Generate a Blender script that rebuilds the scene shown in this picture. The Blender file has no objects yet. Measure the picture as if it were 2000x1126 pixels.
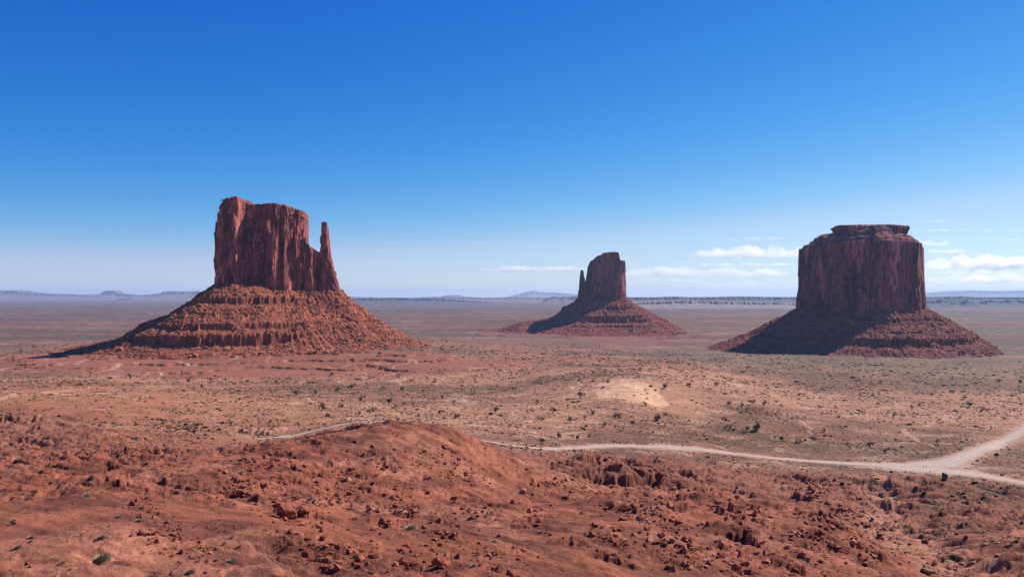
import bpy, math, random
import numpy as np
Q = 1.0            # mesh density of the terrain
R = math.radians
sc = bpy.context.scene
COL = sc.collection
# ------------------------------------------------------------------ camera
F = 1570.0         # focal length in pixels of the 2000 px wide photograph
HZ = 578.0         # row of the horizon
cam_d = bpy.data.cameras.new('camera'); cam = bpy.data.objects.new('camera', cam_d); COL.objects.link(cam)
cam_d.sensor_width = 36; cam_d.lens = F/2000*36
cam_d.shift_y = (HZ-563)/2000
cam_d.clip_start = 0.5; cam_d.clip_end = 600000
cam.location = (0, 0, 0); cam.rotation_euler = (R(90), 0, 0)
sc.camera = cam
# ------------------------------------------------------------------ sky, sun, exposure
SUN_AZ, SUN_EL = 58.0, 41.0       # azimuth from the view axis (+Y) towards +X
world = bpy.data.worlds.new('World'); sc.world = world; world.use_nodes = True
wn = world.node_tree.nodes; wl = world.node_tree.links
sky = wn.new('ShaderNodeTexSky'); sky.sky_type = 'NISHITA'; sky.sun_disc = False
sky.sun_elevation = R(SUN_EL); sky.sun_rotation = R(SUN_AZ)
sky.altitude = 1700; sky.air_density = 1.0; sky.dust_density = 0.25; sky.ozone_density = 3.0
def wmath(op, a, b):
    m_ = wn.new('ShaderNodeMath'); m_.operation = op
    for k_, v_ in enumerate((a, b)):
        if isinstance(v_, (int, float)): m_.inputs[k_].default_value = v_
        else: wl.new(v_, m_.inputs[k_])
    return m_.outputs[0]
# colour response of the camera to the clear desert sky: each channel gets its own contrast
ssep = wn.new('ShaderNodeSeparateColor'); scmb = wn.new('ShaderNodeCombineColor'); wl.new(sky.outputs[0], ssep.inputs[0])
cr_ = wmath('MULTIPLY', ssep.outputs[0], 0.1); cg_ = wmath('MULTIPLY', ssep.outputs[1], 0.1); cb_ = wmath('MULTIPLY', ssep.outputs[2], 0.1)
wl.new(wmath('MULTIPLY', wmath('MINIMUM', wmath('MULTIPLY', wmath('POWER', cr_, 3.0), 4.5), wmath('MULTIPLY', cr_, 0.97)), 10), scmb.inputs[0])
wl.new(wmath('MULTIPLY', wmath('MINIMUM', wmath('MULTIPLY', wmath('POWER', cg_, 1.42), 1.15), wmath('MULTIPLY', cg_, 0.98)), 10), scmb.inputs[1])
wl.new(wmath('MULTIPLY', wmath('MAXIMUM', wmath('MULTIPLY', wmath('POWER', cb_, 0.62), 1.03), cb_), 10), scmb.inputs[2])
wl.new(scmb.outputs[0], wn['Background'].inputs['Color'])
wn['Background'].inputs['Strength'].default_value = 0.066
sun_d = bpy.data.lights.new('sun', 'SUN'); sun = bpy.data.objects.new('sun', sun_d); COL.objects.link(sun)
sun_d.energy = 5.0; sun_d.angle = R(0.5); sun_d.color = (1.0, 0.93, 0.84)
sun.rotation_euler = (R(90-SUN_EL), 0, R(180-SUN_AZ))
sc.view_settings.view_transform = 'Standard'; sc.view_settings.look = 'None'
sc.view_settings.gamma = 1; sc.view_settings.exposure = 0.6
sc.cycles.use_denoising = True; sc.cycles.use_adaptive_sampling = False; sc.cycles.volume_bounces = 12; sc.cycles.max_bounces = 14
sc.cycles.diffuse_bounces = 3
KA = 0.76       # overall albedo level of rock and soil
# ------------------------------------------------------------------ numpy noise
rng = np.random.default_rng(7)
_P = rng.permutation(512).astype(np.int32); _P = np.concatenate([_P, _P, _P])
_ga = rng.uniform(0, 2*np.pi, 512); _G2 = np.stack([np.cos(_ga), np.sin(_ga)], 1).astype(np.float32)*1.4
_g3 = rng.normal(size=(512, 3)); _g3 /= np.linalg.norm(_g3, axis=1)[:, None]; _G3 = (_g3*1.5).astype(np.float32)
_V = rng.uniform(-1, 1, 512).astype(np.float32)
def _fade(t): return t*t*t*(t*(t*6-15)+10)
def gn2(x, y, seed=0):
    x = np.asarray(x, np.float64)+seed*17.31; y = np.asarray(y, np.float64)-seed*9.73
    xf = np.floor(x); yf = np.floor(y); fx = (x-xf).astype(np.float32); fy = (y-yf).astype(np.float32)
    xi = xf.astype(np.int64) & 511; yi = yf.astype(np.int64) & 511
    u = _fade(fx); v = _fade(fy)
    def c(i, j):
        g = _G2[_P[_P[(xi+i) & 511]+((yi+j) & 511)]]
        return g[..., 0]*(fx-i)+g[..., 1]*(fy-j)
    a = c(0, 0); b = c(1, 0); a = a+(b-a)*u
    d = c(0, 1); e = c(1, 1); d = d+(e-d)*u
    return a+(d-a)*v
def gn3(x, y, z, seed=0):
    x = np.asarray(x, np.float64)+seed*17.31; y = np.asarray(y, np.float64)-seed*9.73; z = np.asarray(z, np.float64)+seed*5.1
    x, y, z = np.broadcast_arrays(x, y, z)
    xf = np.floor(x); yf = np.floor(y); zf = np.floor(z)
    fx = (x-xf).astype(np.float32); fy = (y-yf).astype(np.float32); fz = (z-zf).astype(np.float32)
    xi = xf.astype(np.int32) & 511; yi = yf.astype(np.int32) & 511; zi = zf.astype(np.int32) & 511
    u = _fade(fx); v = _fade(fy); w = _fade(fz)
    def c(i, j, k):
        g = _G3[_P[_P[_P[(xi+i) & 511]+((yi+j) & 511)]+((zi+k) & 511)]]
        return g[..., 0]*(fx-i)+g[..., 1]*(fy-j)+g[..., 2]*(fz-k)
    out = []
    for k in (0, 1):
        a = c(0, 0, k); a = a+(c(1, 0, k)-a)*u
        d = c(0, 1, k); d = d+(c(1, 1, k)-d)*u
        out.append(a+(d-a)*v)
    return out[0]+(out[1]-out[0])*w
def fbm2(x, y, octs=4, seed=0, gain=0.5):
    s = 0; a = 1.0; f = 1.0
    for o in range(octs):
        s = s+a*gn2(x*f, y*f, seed+o); a *= gain; f *= 2.03
    return s
def ridge2(x, y, octs=4, seed=0, gain=0.5):
    s = 0; a = 1.0; f = 1.0
    for o in range(octs):
        s = s+a*(1-2.2*np.abs(gn2(x*f, y*f, seed+o))); a *= gain; f *= 2.07
    return s
def sstep(a, b, x):
    t = np.clip((x-a)/(b-a), 0, 1); return t*t*(3-2*t)
def lerp(a, b, t): return a+(b-a)*t
# ------------------------------------------------------------------ mesh and object helpers
def mesh_from(name, verts, faces, mat=None, smooth=False, attrs=None, faces3=None):
    """verts (n,3); faces (m,4) quads and/or faces3 (k,3) triangles, as ONE mesh"""
    me = bpy.data.meshes.new(name)
    verts = np.asarray(verts, np.float32)
    loops = []; starts = []; p = 0
    if faces is not None and len(faces):
        faces = np.asarray(faces, np.int32); loops.append(faces.ravel()); starts.append(np.arange(len(faces))*faces.shape[1]); p = faces.size
    if faces3 is not None and len(faces3):
        faces3 = np.asarray(faces3, np.int32); loops.append(faces3.ravel()); starts.append(p+np.arange(len(faces3))*3)
    loops = np.concatenate(loops); starts = np.concatenate(starts).astype(np.int32)
    me.vertices.add(len(verts)); me.vertices.foreach_set('co', verts.ravel())
    me.loops.add(len(loops)); me.loops.foreach_set('vertex_index', loops)
    me.polygons.add(len(starts)); me.polygons.foreach_set('loop_start', starts)
    me.update(calc_edges=True)
    me.validate()
    me.polygons.foreach_set('use_smooth', np.full(len(me.polygons), smooth))
    if attrs:
        for k, v in attrs.items():
            at = me.color_attributes.new(k, 'FLOAT_COLOR', 'POINT')
            c = np.ones((len(verts), 4), np.float32); c[:, :v.shape[1]] = v
            at.data.foreach_set('color', c.ravel())
    if mat: me.materials.append(mat)
    return me
def link(name, me, parent=None, loc=(0, 0, 0)):
    o = bpy.data.objects.new(name, me); COL.objects.link(o); o.location = loc
    if parent: o.parent = parent
    return o
def tag(o, label=None, cat=None, group=None, kind=None):
    for k, v in (('label', label), ('category', cat), ('group', group), ('kind', kind)):
        if v: o[k] = v
    return o
def grid_faces(nr, nc):
    i = np.arange(nr*nc).reshape(nr, nc)
    return np.stack([i[:-1, :-1].ravel(), i[:-1, 1:].ravel(), i[1:, 1:].ravel(), i[1:, :-1].ravel()], 1)
# ------------------------------------------------------------------ materials
def new_mat(name):
    m = bpy.data.materials.new(name); m.use_nodes = True
    nt = m.node_tree; return m, nt, nt.nodes, nt.links, nt.nodes['Principled BSDF']
def noise_node(nt, scale, detail=6, rough=0.6, coord=None, dist=0.0):
    n = nt.nodes.new('ShaderNodeTexNoise'); n.inputs['Scale'].default_value = scale
    n.inputs['Detail'].default_value = detail; n.inputs['Roughness'].default_value = rough; n.inputs['Distortion'].default_value = dist
    if coord is not None: nt.links.new(coord, n.inputs['Vector'])
    return n
def ramp(nt, fac, stops):
    r = nt.nodes.new('ShaderNodeValToRGB'); e = r.color_ramp.elements
    while len(e) > 1: e.remove(e[-1])
    e[0].position, e[0].color = stops[0][0], tuple(stops[0][1])+(1,)
    for p, c in stops[1:]:
        x = e.new(p); x.color = tuple(c)+(1,)
    nt.links.new(fac, r.inputs['Fac']); return r
def mixc(nt, mode, fac, a, b):
    m = nt.nodes.new('ShaderNodeMix'); m.data_type = 'RGBA'; m.blend_type = mode
    for s, v in ((m.inputs['Factor'], fac), (m.inputs['A'], a), (m.inputs['B'], b)):
        pass
    fs, A, B = m.inputs[0], m.inputs[6], m.inputs[7]
    for s, v in ((fs, fac), (A, a), (B, b)):
        if isinstance(v, (int, float)): s.default_value = v
        elif isinstance(v, tuple): s.default_value = v+(1,) if len(v) == 3 else v
        else: nt.links.new(v, s)
    return m.outputs[2]
def scaled_pos(nt, sx, sy, sz):
    g = nt.nodes.new('ShaderNodeNewGeometry'); m = nt.nodes.new('ShaderNodeVectorMath'); m.operation = 'MULTIPLY'
    m.inputs[1].default_value = (sx, sy, sz); nt.links.new(g.outputs['Position'], m.inputs[0]); return m.outputs[0]
G3 = lambda v: (v, v, v)
def mat_ground():
    m, nt, N, L, b = new_mat('desert_ground')
    at = N.new('ShaderNodeAttribute'); at.attribute_name = 'tint'
    mk = N.new('ShaderNodeAttribute'); mk.attribute_name = 'mask'      # r: scrub cover  g: rockiness
    sep = N.new('ShaderNodeSeparateColor'); L.new(mk.outputs['Color'], sep.inputs[0])
    p = scaled_pos(nt, 1, 1, 1)
    n1 = noise_node(nt, 0.09, 8, 0.62, p); r1 = ramp(nt, n1.outputs['Fac'], [(0.3, G3(0.72)), (0.7, G3(1.22))])
    n2 = noise_node(nt, 1.1, 8, 0.7, p); r2 = ramp(nt, n2.outputs['Fac'], [(0.32, G3(0.74)), (0.68, G3(1.2))])
    c = mixc(nt, 'MULTIPLY', 1.0, at.outputs['Color'], r1.outputs[0]); c = mixc(nt, 'MULTIPLY', 1.0, c, r2.outputs[0])
    # low scrub too small to stand out one by one: irregular dots of olive brown
    n3 = noise_node(nt, 0.42, 5, 0.75, p); n4 = noise_node(nt, 0.03, 4, 0.6, p)
    a = N.new('ShaderNodeMath'); a.operation = 'MULTIPLY_ADD'; L.new(n4.outputs['Fac'], a.inputs[0]); a.inputs[1].default_value = 0.35; L.new(n3.outputs['Fac'], a.inputs[2])
    s = N.new('ShaderNodeMath'); s.operation = 'MULTIPLY_ADD'; L.new(sep.outputs[0], s.inputs[0]); s.inputs[1].default_value = 0.22; L.new(a.outputs[0], s.inputs[2])
    rr = ramp(nt, s.outputs[0], [(0.86, G3(0)), (0.92, G3(1))])
    c = mixc(nt, 'MIX', rr.outputs[0], c, (0.085, 0.048, 0.030))
    L.new(c, b.inputs['Base Color']); b.inputs['Roughness'].default_value = 0.95; b.inputs['Specular IOR Level'].default_value = 0.12
    bu = N.new('ShaderNodeBump'); bu.inputs['Strength'].default_value = 0.7; bu.inputs['Distance'].default_value = 0.25
    n5 = noise_node(nt, 2.2, 9, 0.72, p); L.new(n5.outputs['Fac'], bu.inputs['Height'])
    bu2 = N.new('ShaderNodeBump'); bu2.inputs['Strength'].default_value = 0.5; bu2.inputs['Distance'].default_value = 1.1
    n6 = noise_node(nt, 0.25, 8, 0.68, p); L.new(n6.outputs['Fac'], bu2.inputs['Height']); L.new(bu2.outputs[0], bu.inputs['Normal'])
    L.new(bu.outputs[0], b.inputs['Normal']); return m
def mat_cliff(name, base, dark, varn, px=1.0):
    """vertically streaked desert varnish over bedded red sandstone"""
    base, dark, varn = [tuple(v*0.98 for v in t) for t in (base, dark, varn)]
    m, nt, N, L, b = new_mat(name)
    v = scaled_pos(nt, 0.075/px, 0.075/px, 0.012/px); n1 = noise_node(nt, 1.0, 8, 0.72, v, 1.2)
    c = ramp(nt, n1.outputs['Fac'], [(0.30, varn), (0.46, dark), (0.60, base), (0.75, tuple(min(1, x*1.35) for x in base))]).outputs[0]
    h = scaled_pos(nt, 0.004, 0.004, 0.16/px); n2 = noise_node(nt, 1.0, 6, 0.7, h)
    c = mixc(nt, 'MULTIPLY', 0.4, c, ramp(nt, n2.outputs['Fac'], [(0.35, G3(0.75)), (0.62, G3(1.18))]).outputs[0])
    vo = N.new('ShaderNodeTexVoronoi'); vo.inputs['Scale'].default_value = 1.0; wv = N.new('ShaderNodeVectorMath'); wv.operation = 'ADD'; nz = noise_node(nt, 0.05/px, 3, 0.6, scaled_pos(nt, 1, 1, 1)); sc_ = N.new('ShaderNodeVectorMath'); sc_.operation = 'SCALE'; sc_.inputs['Scale'].default_value = 1.6; L.new(nz.outputs['Color'], sc_.inputs[0])
    L.new(scaled_pos(nt, 0.085/px, 0.085/px, 0.016/px), wv.inputs[0]); L.new(sc_.outputs[0], wv.inputs[1]); L.new(wv.outputs[0], vo.inputs['Vector'])
    sv = N.new('ShaderNodeSeparateColor'); L.new(vo.outputs['Color'], sv.inputs[0])
    c = mixc(nt, 'MULTIPLY', 1.0, c, ramp(nt, sv.outputs[0], [(0.0, (0.45, 0.42, 0.52)), (0.35, (0.85, 0.82, 0.88)), (0.7, (1.2, 1.15, 1.12)), (1.0, (1.75, 1.65, 1.5))]).outputs[0])
    nc = noise_node(nt, 1.0, 4, 0.6, scaled_pos(nt, 0.10/px, 0.10/px, 0.011/px), 0.6); ab = N.new('ShaderNodeMath'); ab.operation = 'SUBTRACT'; L.new(nc.outputs['Fac'], ab.inputs[0]); ab.inputs[1].default_value = 0.5; ac = N.new('ShaderNodeMath'); ac.operation = 'ABSOLUTE'; L.new(ab.outputs[0], ac.inputs[0])
    c = mixc(nt, 'MULTIPLY', 1.0, c, ramp(nt, ac.outputs[0], [(0.0, (0.22, 0.18, 0.24)), (0.010, (0.3, 0.26, 0.32)), (0.03, G3(1.0))]).outputs[0])
    p = scaled_pos(nt, 1, 1, 1); n3 = noise_node(nt, 0.35/px, 8, 0.7, p)
    c = mixc(nt, 'MULTIPLY', 1.0, c, ramp(nt, n3.outputs['Fac'], [(0.3, G3(0.78)), (0.7, G3(1.2))]).outputs[0])
    L.new(c, b.inputs['Base Color']); b.inputs['Roughness'].default_value = 0.92; b.inputs['Specular IOR Level'].default_value = 0.15
    bu = N.new('ShaderNodeBump'); bu.inputs['Strength'].default_value = 1.0; bu.inputs['Distance'].default_value = 5.0*px
    v2 = scaled_pos(nt, 0.22/px, 0.22/px, 0.035/px); n4 = noise_node(nt, 1.0, 8, 0.7, v2); L.new(n4.outputs['Fac'], bu.inputs['Height'])
    L.new(bu.outputs[0], b.inputs['Normal']); return m
def mat_talus(name, k=1.0):
    m, nt, N, L, b = new_mat(name)
    at = N.new('ShaderNodeAttribute'); at.attribute_name = 'tint'
    p = scaled_pos(nt, 1, 1, 1); n1 = noise_node(nt, 0.16*k, 9, 0.72, p)
    c = mixc(nt, 'MULTIPLY', 1.0, at.outputs['Color'], ramp(nt, n1.outputs['Fac'], [(0.3, G3(0.62)), (0.5, G3(0.95)), (0.7, G3(1.35))]).outputs[0])
    L.new(c, b.inputs['Base Color']); b.inputs['Roughness'].default_value = 0.95; b.inputs['Specular IOR Level'].default_value = 0.12
    bu = N.new('ShaderNodeBump'); bu.inputs['Strength'].default_value = 0.9; bu.inputs['Distance'].default_value = 3.0/k
    n4 = noise_node(nt, 0.22*k, 9, 0.74, p); L.new(n4.outputs['Fac'], bu.inputs['Height'])
    L.new(bu.outputs[0], b.inputs['Normal']); return m
def mat_rock(name, base, var=0.25, scale=2.0):
    base = tuple(v*KA for v in base)
    m, nt, N, L, b = new_mat(name)
    tc = N.new('ShaderNodeTexCoord'); oi = N.new('ShaderNodeObjectInfo'); g = scaled_pos(nt, 1, 1, 1)
    n1 = noise_node(nt, scale, 6, 0.7, g)
    c = mixc(nt, 'MULTIPLY', 1.0, base, ramp(nt, n1.outputs['Fac'], [(0.3, G3(1-var)), (0.7, G3(1+var))]).outputs[0])
    c = mixc(nt, 'MULTIPLY', 1.0, c, ramp(nt, oi.outputs['Random'], [(0, G3(0.75)), (1, G3(1.2))]).outputs[0])
    L.new(c, b.inputs['Base Color']); b.inputs['Roughness'].default_value = 0.92; b.inputs['Specular IOR Level'].default_value = 0.15
    bu = N.new('ShaderNodeBump'); bu.inputs['Strength'].default_value = 0.6; bu.inputs['Distance'].default_value = 0.08
    n4 = noise_node(nt, scale*2.5, 7, 0.7, g); L.new(n4.outputs['Fac'], bu.inputs['Height']); L.new(bu.outputs[0], b.inputs['Normal']); return m
def mat_leaf(name, a, bcol, scale=3.0, trans=0.15):
    m, nt, N, L, b = new_mat(name)
    g = scaled_pos(nt, 1, 1, 1); n1 = noise_node(nt, scale, 3, 0.6, g); oi = N.new('ShaderNodeObjectInfo')
    c = ramp(nt, n1.outputs['Fac'], [(0.35, a), (0.65, bcol)]).outputs[0]
    c = mixc(nt, 'MULTIPLY', 1.0, c, ramp(nt, oi.outputs['Random'], [(0, G3(0.75)), (1, G3(1.25))]).outputs[0])
    L.new(c, b.inputs['Base Color']); b.inputs['Roughness'].default_value = 0.8; b.inputs['Specular IOR Level'].default_value = 0.2
    return m
def mat_plain(name, base, rough=0.9, var=0.15, scale=1.5):
    base = tuple(v*KA for v in base)
    m, nt, N, L, b = new_mat(name)
    g = scaled_pos(nt, 1, 1, 1); n1 = noise_node(nt, scale, 6, 0.7, g)
    c = mixc(nt, 'MULTIPLY', 1.0, base, ramp(nt, n1.outputs['Fac'], [(0.3, G3(1-var)), (0.7, G3(1+var))]).outputs[0])
    L.new(c, b.inputs['Base Color']); b.inputs['Roughness'].default_value = rough; return m
# ------------------------------------------------------------------ base relief, from surveyed points (photo column, row, depth in metres)
CP = """0 1126 40;400 1126 42;800 1126 50;1200 1126 64;1600 1126 88;1850 1126 112;2000 1126 92
0 1050 52;400 1050 56;800 1050 70;1200 1050 92;1500 1050 116;1750 1050 160;2000 1050 150
0 1000 64;300 1000 68;560 1000 76;900 1000 98;1200 1000 132;1400 1000 165;1650 1000 230;1850 1000 240;2000 1000 225
0 960 80;300 950 92;500 940 106;760 950 128;1000 950 165;1200 950 225;1400 950 280;1700 955 330;1900 965 330;2000 975 310
0 937 104;150 928 108;300 905 122;420 885 138;560 867 160;640 850 172;720 831 186;790 827 196;850 830 202;915 846 207;980 882 215;450 884 146;570 876 240;660 860 250;740 850 255;800 846 262;850 852 270;920 872 275;450 880 230;570 858 300;660 842 305;760 834 310;850 848 315
0 900 165;150 890 190;250 870 235;0 850 280;0 800 430;300 800 460;300 840 330;450 820 420;150 820 370
570 851 345;660 830 352;760 821 362;850 846 390;960 863 400;1060 876 420;1130 873 450;1200 869 475;1300 876 490;1400 885 500;1500 893 500;1600 900 500;1700 907 485;1760 912 470;1850 910 470;1930 870 560;2000 838 650;1940 930 430;2000 950 395
0 760 680;300 760 720;0 722 1330;300 725 1340;100 745 880;500 722 1380;750 722 1380;500 760 900;800 760 950;800 800 650;1000 800 700;1000 740 1180
1230 742 850;1160 780 760;1230 785 720;1300 790 760;1200 830 590;1200 700 1750;1500 700 2000;1500 740 1300;1500 800 800;1500 850 620;1800 740 1400;1800 800 850;1800 850 650;1950 880 570;2000 800 850;2000 740 1450;2000 703 2150;1700 691 2420;1850 690 2450
0 690 1750;120 684 1680;250 683 1640;450 684 1600;800 684 1650;950 690 1800;0 668 2600;200 665 2700;0 640 4600;300 640 4600;900 652 3600;1150 656 3600;1300 656 3700;1400 660 3500;1150 640 4300;900 630 5400;1500 640 4400;2000 660 3500;2000 640 4700
0 600 13500;500 600 13500;1000 600 13500;1500 600 13500;2000 600 13500;0 588 30000;1000 588 30000;2000 588 30000;0 583.2 57000;1000 583.2 57000;2000 583.2 57000"""
pts = np.array([[float(v) for v in s.split()] for ln in CP.splitlines() for s in ln.split(';')])
uu = (pts[:, 0]-1000)/F; zz = -(pts[:, 1]-HZ)/F*pts[:, 2]; rr_ = pts[:, 2]*np.sqrt(1+uu**2); aa = np.arctan(uu)
ex = [(a, 14, -6.5) for a in (-1.3, -0.6, 0, 0.6, 1.3)]+[(a, 26, -11.0) for a in (-1.3, -0.6, 0, 0.6, 1.3)]+[(a, r, z) for a in (-1.3, 1.3) for r, z in ((60, -20), (150, -35), (400, -70), (1200, -125), (4000, -180), (13000, -190), (57000, -190))]
aa = np.concatenate([aa, [e[0] for e in ex]]); rr_ = np.concatenate([rr_, [e[1] for e in ex]]); zz = np.concatenate([zz, [e[2] for e in ex]])
X = np.stack([aa*2.6, np.log(rr_)], 1); Y = np.log(-zz/rr_)
def _tk(d2): return 0.5*d2*np.log(d2+1e-9)
n = len(X); K = _tk(((X[:, None]-X[None])**2).sum(-1))+np.eye(n)*2e-3
Pm = np.concatenate([np.ones((n, 1)), X], 1); A = np.zeros((n+3, n+3)); A[:n, :n] = K; A[:n, n:] = Pm; A[n:, :n] = Pm.T
W = np.linalg.solve(A, np.concatenate([Y, np.zeros(3)]))
_ga_ = np.linspace(-1.5, 1.5, 361); _gl = np.linspace(math.log(10), math.log(75000), 461)
_GX = np.stack(np.meshgrid(_ga_*2.6, _gl, indexing='ij'), -1).reshape(-1, 2)
_gz = np.concatenate([_tk(((c[:, None]-X[None])**2).sum(-1))@W[:n]+W[n]+c@W[n+1:] for c in np.array_split(_GX, 40)]).reshape(361, 461)
def base_z(x, y):
    r = np.hypot(x, y); a = np.arctan2(x, y)
    fa = np.clip((a+1.5)/3*360, 0, 359.999); fl = np.clip((np.log(np.maximum(r, 10))-_gl[0])/(_gl[-1]-_gl[0])*460, 0, 459.999)
    i = fa.astype(int); j = fl.astype(int); u = fa-i; v = fl-j; u = u*u*(3-2*u)*0.5+u*0.5; v = v*v*(3-2*v)*0.5+v*0.5
    q = (_gz[i, j]*(1-u)+_gz[i+1, j]*u)*(1-v)+(_gz[i, j+1]*(1-u)+_gz[i+1, j+1]*u)*v
    return -np.exp(q)*r
def pw(px, d): return (px-1000)/F*d
# mounds, hollows: (photo column, depth, radius across, radius along, height)
BUMPS = [(1290, 335, 24, 34, 7), (1228, 318, 9, 14, -3.5), (1160, 300, 14, 12, 3.5), (1260, 255, 16, 18, 3.5), (1120, 330, 10, 14, 3),
         (1745, 330, 26, 26, 5.0), (1850, 366, 30, 28, 2.5), (1690, 300, 14, 30, -4), (1960, 320, 22, 24, 4), (1640, 262, 26, 18, 5.0),
         (2010, 106, 6, 8, 4), (765, 3100, 50, 60, 20), (1450, 150, 20, 16, 4.0), (1560, 128, 16, 13, 3.2), (1560, 350, 26, 22, 4.0),
         (60, 420, 22, 14, 3.5), (175, 370, 18, 12, 3.5), (10, 540, 24, 16, 3.5), (165, 250, 12, 9, 3.5), (220, 500, 24, 16, 3),
         (190, 138, 16, 9, -3.5), (60, 150, 12, 8, -2), (450, 420, 36, 18, -5), (700, 440, 22, 16, -4),
         (1450, 640, 26, 30, 7), (1330, 520, 30, 26, 4), (1900, 600, 24, 26, 3.5), (1580, 640, 60, 24, -5), (1620, 700, 80, 30, 5)]
def base_hit(px, py):
    d = np.exp(np.linspace(math.log(40), math.log(1500), 900)); z = base_z((px-1000)/F*d, d); k = np.argmax(z >= -(py-HZ)/F*d); return float((px-1000)/F*d[k]), float(d[k])
# low broken cliffs in the badlands: (photo column, row, half width px, height px, turn)
SCARPS = [(180, 940, 55, 16, .2), (150, 892, 34, 12, 0), (62, 822, 26, 9, 0), (8, 820, 30, 8, 0), (75, 838, 18, 7, .3), (480, 846, 70, 10, -.1), (590, 1004, 30, 18, .2), (480, 968, 26, 14, .3), (745, 905, 30, 9, -.2), (1230, 948, 44, 24, .5), (1160, 915, 40, 14, -.5), (1145, 893, 24, 9, 0),
          (860, 1020, 40, 13, -.1), (800, 1008, 30, 12, .2), (955, 1003, 30, 9, -.2), (1010, 1020, 36, 14, .5), (1640, 1075, 46, 20, -.3), (1550, 1106, 44, 20, -.1), (1585, 1058, 36, 12, -.2), (1420, 1042, 60, 12, -.3), (1360, 1008, 40, 9, -.2), (1500, 1088, 40, 14, -.4), (1865, 1080, 46, 15, -.2),
          (900, 1100, 50, 14, .1), (740, 1016, 26, 12, 0), (690, 978, 26, 10, .2), (1270, 1020, 40, 12, -.2), (1110, 1062, 40, 14, -.5), (1390, 905, 22, 8, 0), (660, 895, 26, 7, 0), (560, 935, 40, 9, 0), (380, 905, 30, 8, .2), (330, 925, 26, 8, 0), (1060, 893, 26, 8, 0), (1330, 960, 60, 12, .2), (1480, 1000, 46, 10, -.2), (1700, 1100, 30, 12, -.3), (1905, 955, 40, 8, -.2), (1530, 814, 80, 7, -.12), (1470, 806, 30, 7, .1), (150, 760, 60, 5, 0), (1350, 850, 60, 5, 0), (1770, 1000, 40, 8, 0), (640, 1095, 44, 10, .3), (270, 1050, 40, 7, .3), (1200, 1100, 50, 16, -.4)]
SCARPS = [base_hit(a, b)+(w, h, t) for a, b, w, h, t in SCARPS]
RD = {}
def densify(pts, n=8):
    P = np.array(pts, float); P = np.vstack([2*P[0]-P[1], P, 2*P[-1]-P[-2]]); out = []
    for i in range(1, len(P)-2):
        for t in np.linspace(0, 1, n, endpoint=False):
            p0, p1, p2, p3 = P[i-1:i+3]
            out.append(0.5*((2*p1)+(-p0+p2)*t+(2*p0-5*p1+4*p2-p3)*t*t+(-p0+3*p1-3*p2+p3)*t**3))
    out.append(P[-2]); return np.array(out)
# road centre lines: (photo column, depth, width)
ROADS = {'main': [(545, 333, 7), (570, 345, 8), (660, 354, 9), (760, 366, 9), (840, 388, 8), (920, 400, 8), (1000, 408, 8), (1060, 421, 8), (1130, 449, 9), (1200, 474, 10), (1300, 490, 10), (1400, 499, 10), (1500, 500, 11), (1600, 497, 12), (1680, 489, 17), (1745, 481, 30), (1810, 477, 34), (1870, 500, 18), (1930, 560, 10), (2000, 655, 9), (2080, 800, 9)],
         'branch': [(1730, 474, 16), (1785, 462, 30), (1840, 450, 34), (1905, 436, 20), (1970, 418, 12), (2040, 400, 14), (2120, 380, 13)]}
ROADP = {k: densify([(pw(p, d), d, w) for p, d, w in v]) for k, v in ROADS.items()}
def road_dist(x, y):
    """distance outside the road edge (negative on the road)"""
    best = np.full(x.shape, 1e3); m = (y > 200) & (y < 900)
    if not m.any(): return best
    xm, ym = x[m], y[m]; bm = np.full(xm.shape, 1e3)
    for P in ROADP.values():
        for a, b in zip(P[:-1], P[1:]):
            near = (np.abs(xm-(a[0]+b[0])/2) < 70) & (np.abs(ym-(a[1]+b[1])/2) < 70)
            if not near.any(): continue
            dx, dy = b[0]-a[0], b[1]-a[1]; t = np.clip(((xm[near]-a[0])*dx+(ym[near]-a[1])*dy)/(dx*dx+dy*dy), 0, 1)
            d = np.hypot(xm[near]-a[0]-t*dx, ym[near]-a[1]-t*dy)-(a[2]+(b[2]-a[2])*t)/2
            bm[near] = np.minimum(bm[near], d)
    best[m] = bm; return best
def px_of(x, y): return 1000+F*x/np.maximum(y, 1)
def masks(x, y):
    r = np.hypot(x, y); p = px_of(x, y)
    wob = fbm2(x/90, y/90, 3, 3)
    lim = np.interp(p, [-500, 0, 300, 500, 560, 900, 1000, 1150, 1500, 1700, 2000, 2600], [420, 380, 330, 300, 290, 330, 372, 400, 440, 425, 370, 350])
    bad = sstep(1.06, 0.92, r/np.hypot(1, (p-1000)/F)/lim+wob*0.05)       # red badlands below the road
    return r, p, bad
def terrace(z, P, sharp, w):
    f = z/P; k = np.floor(f); t = f-k
    s = np.where(t < sharp, t/sharp*0.78, 0.78+(t-sharp)/(1-sharp)*0.22)
    return z+(k+s-0.5-f+0.0)*P*w*1.0
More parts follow.
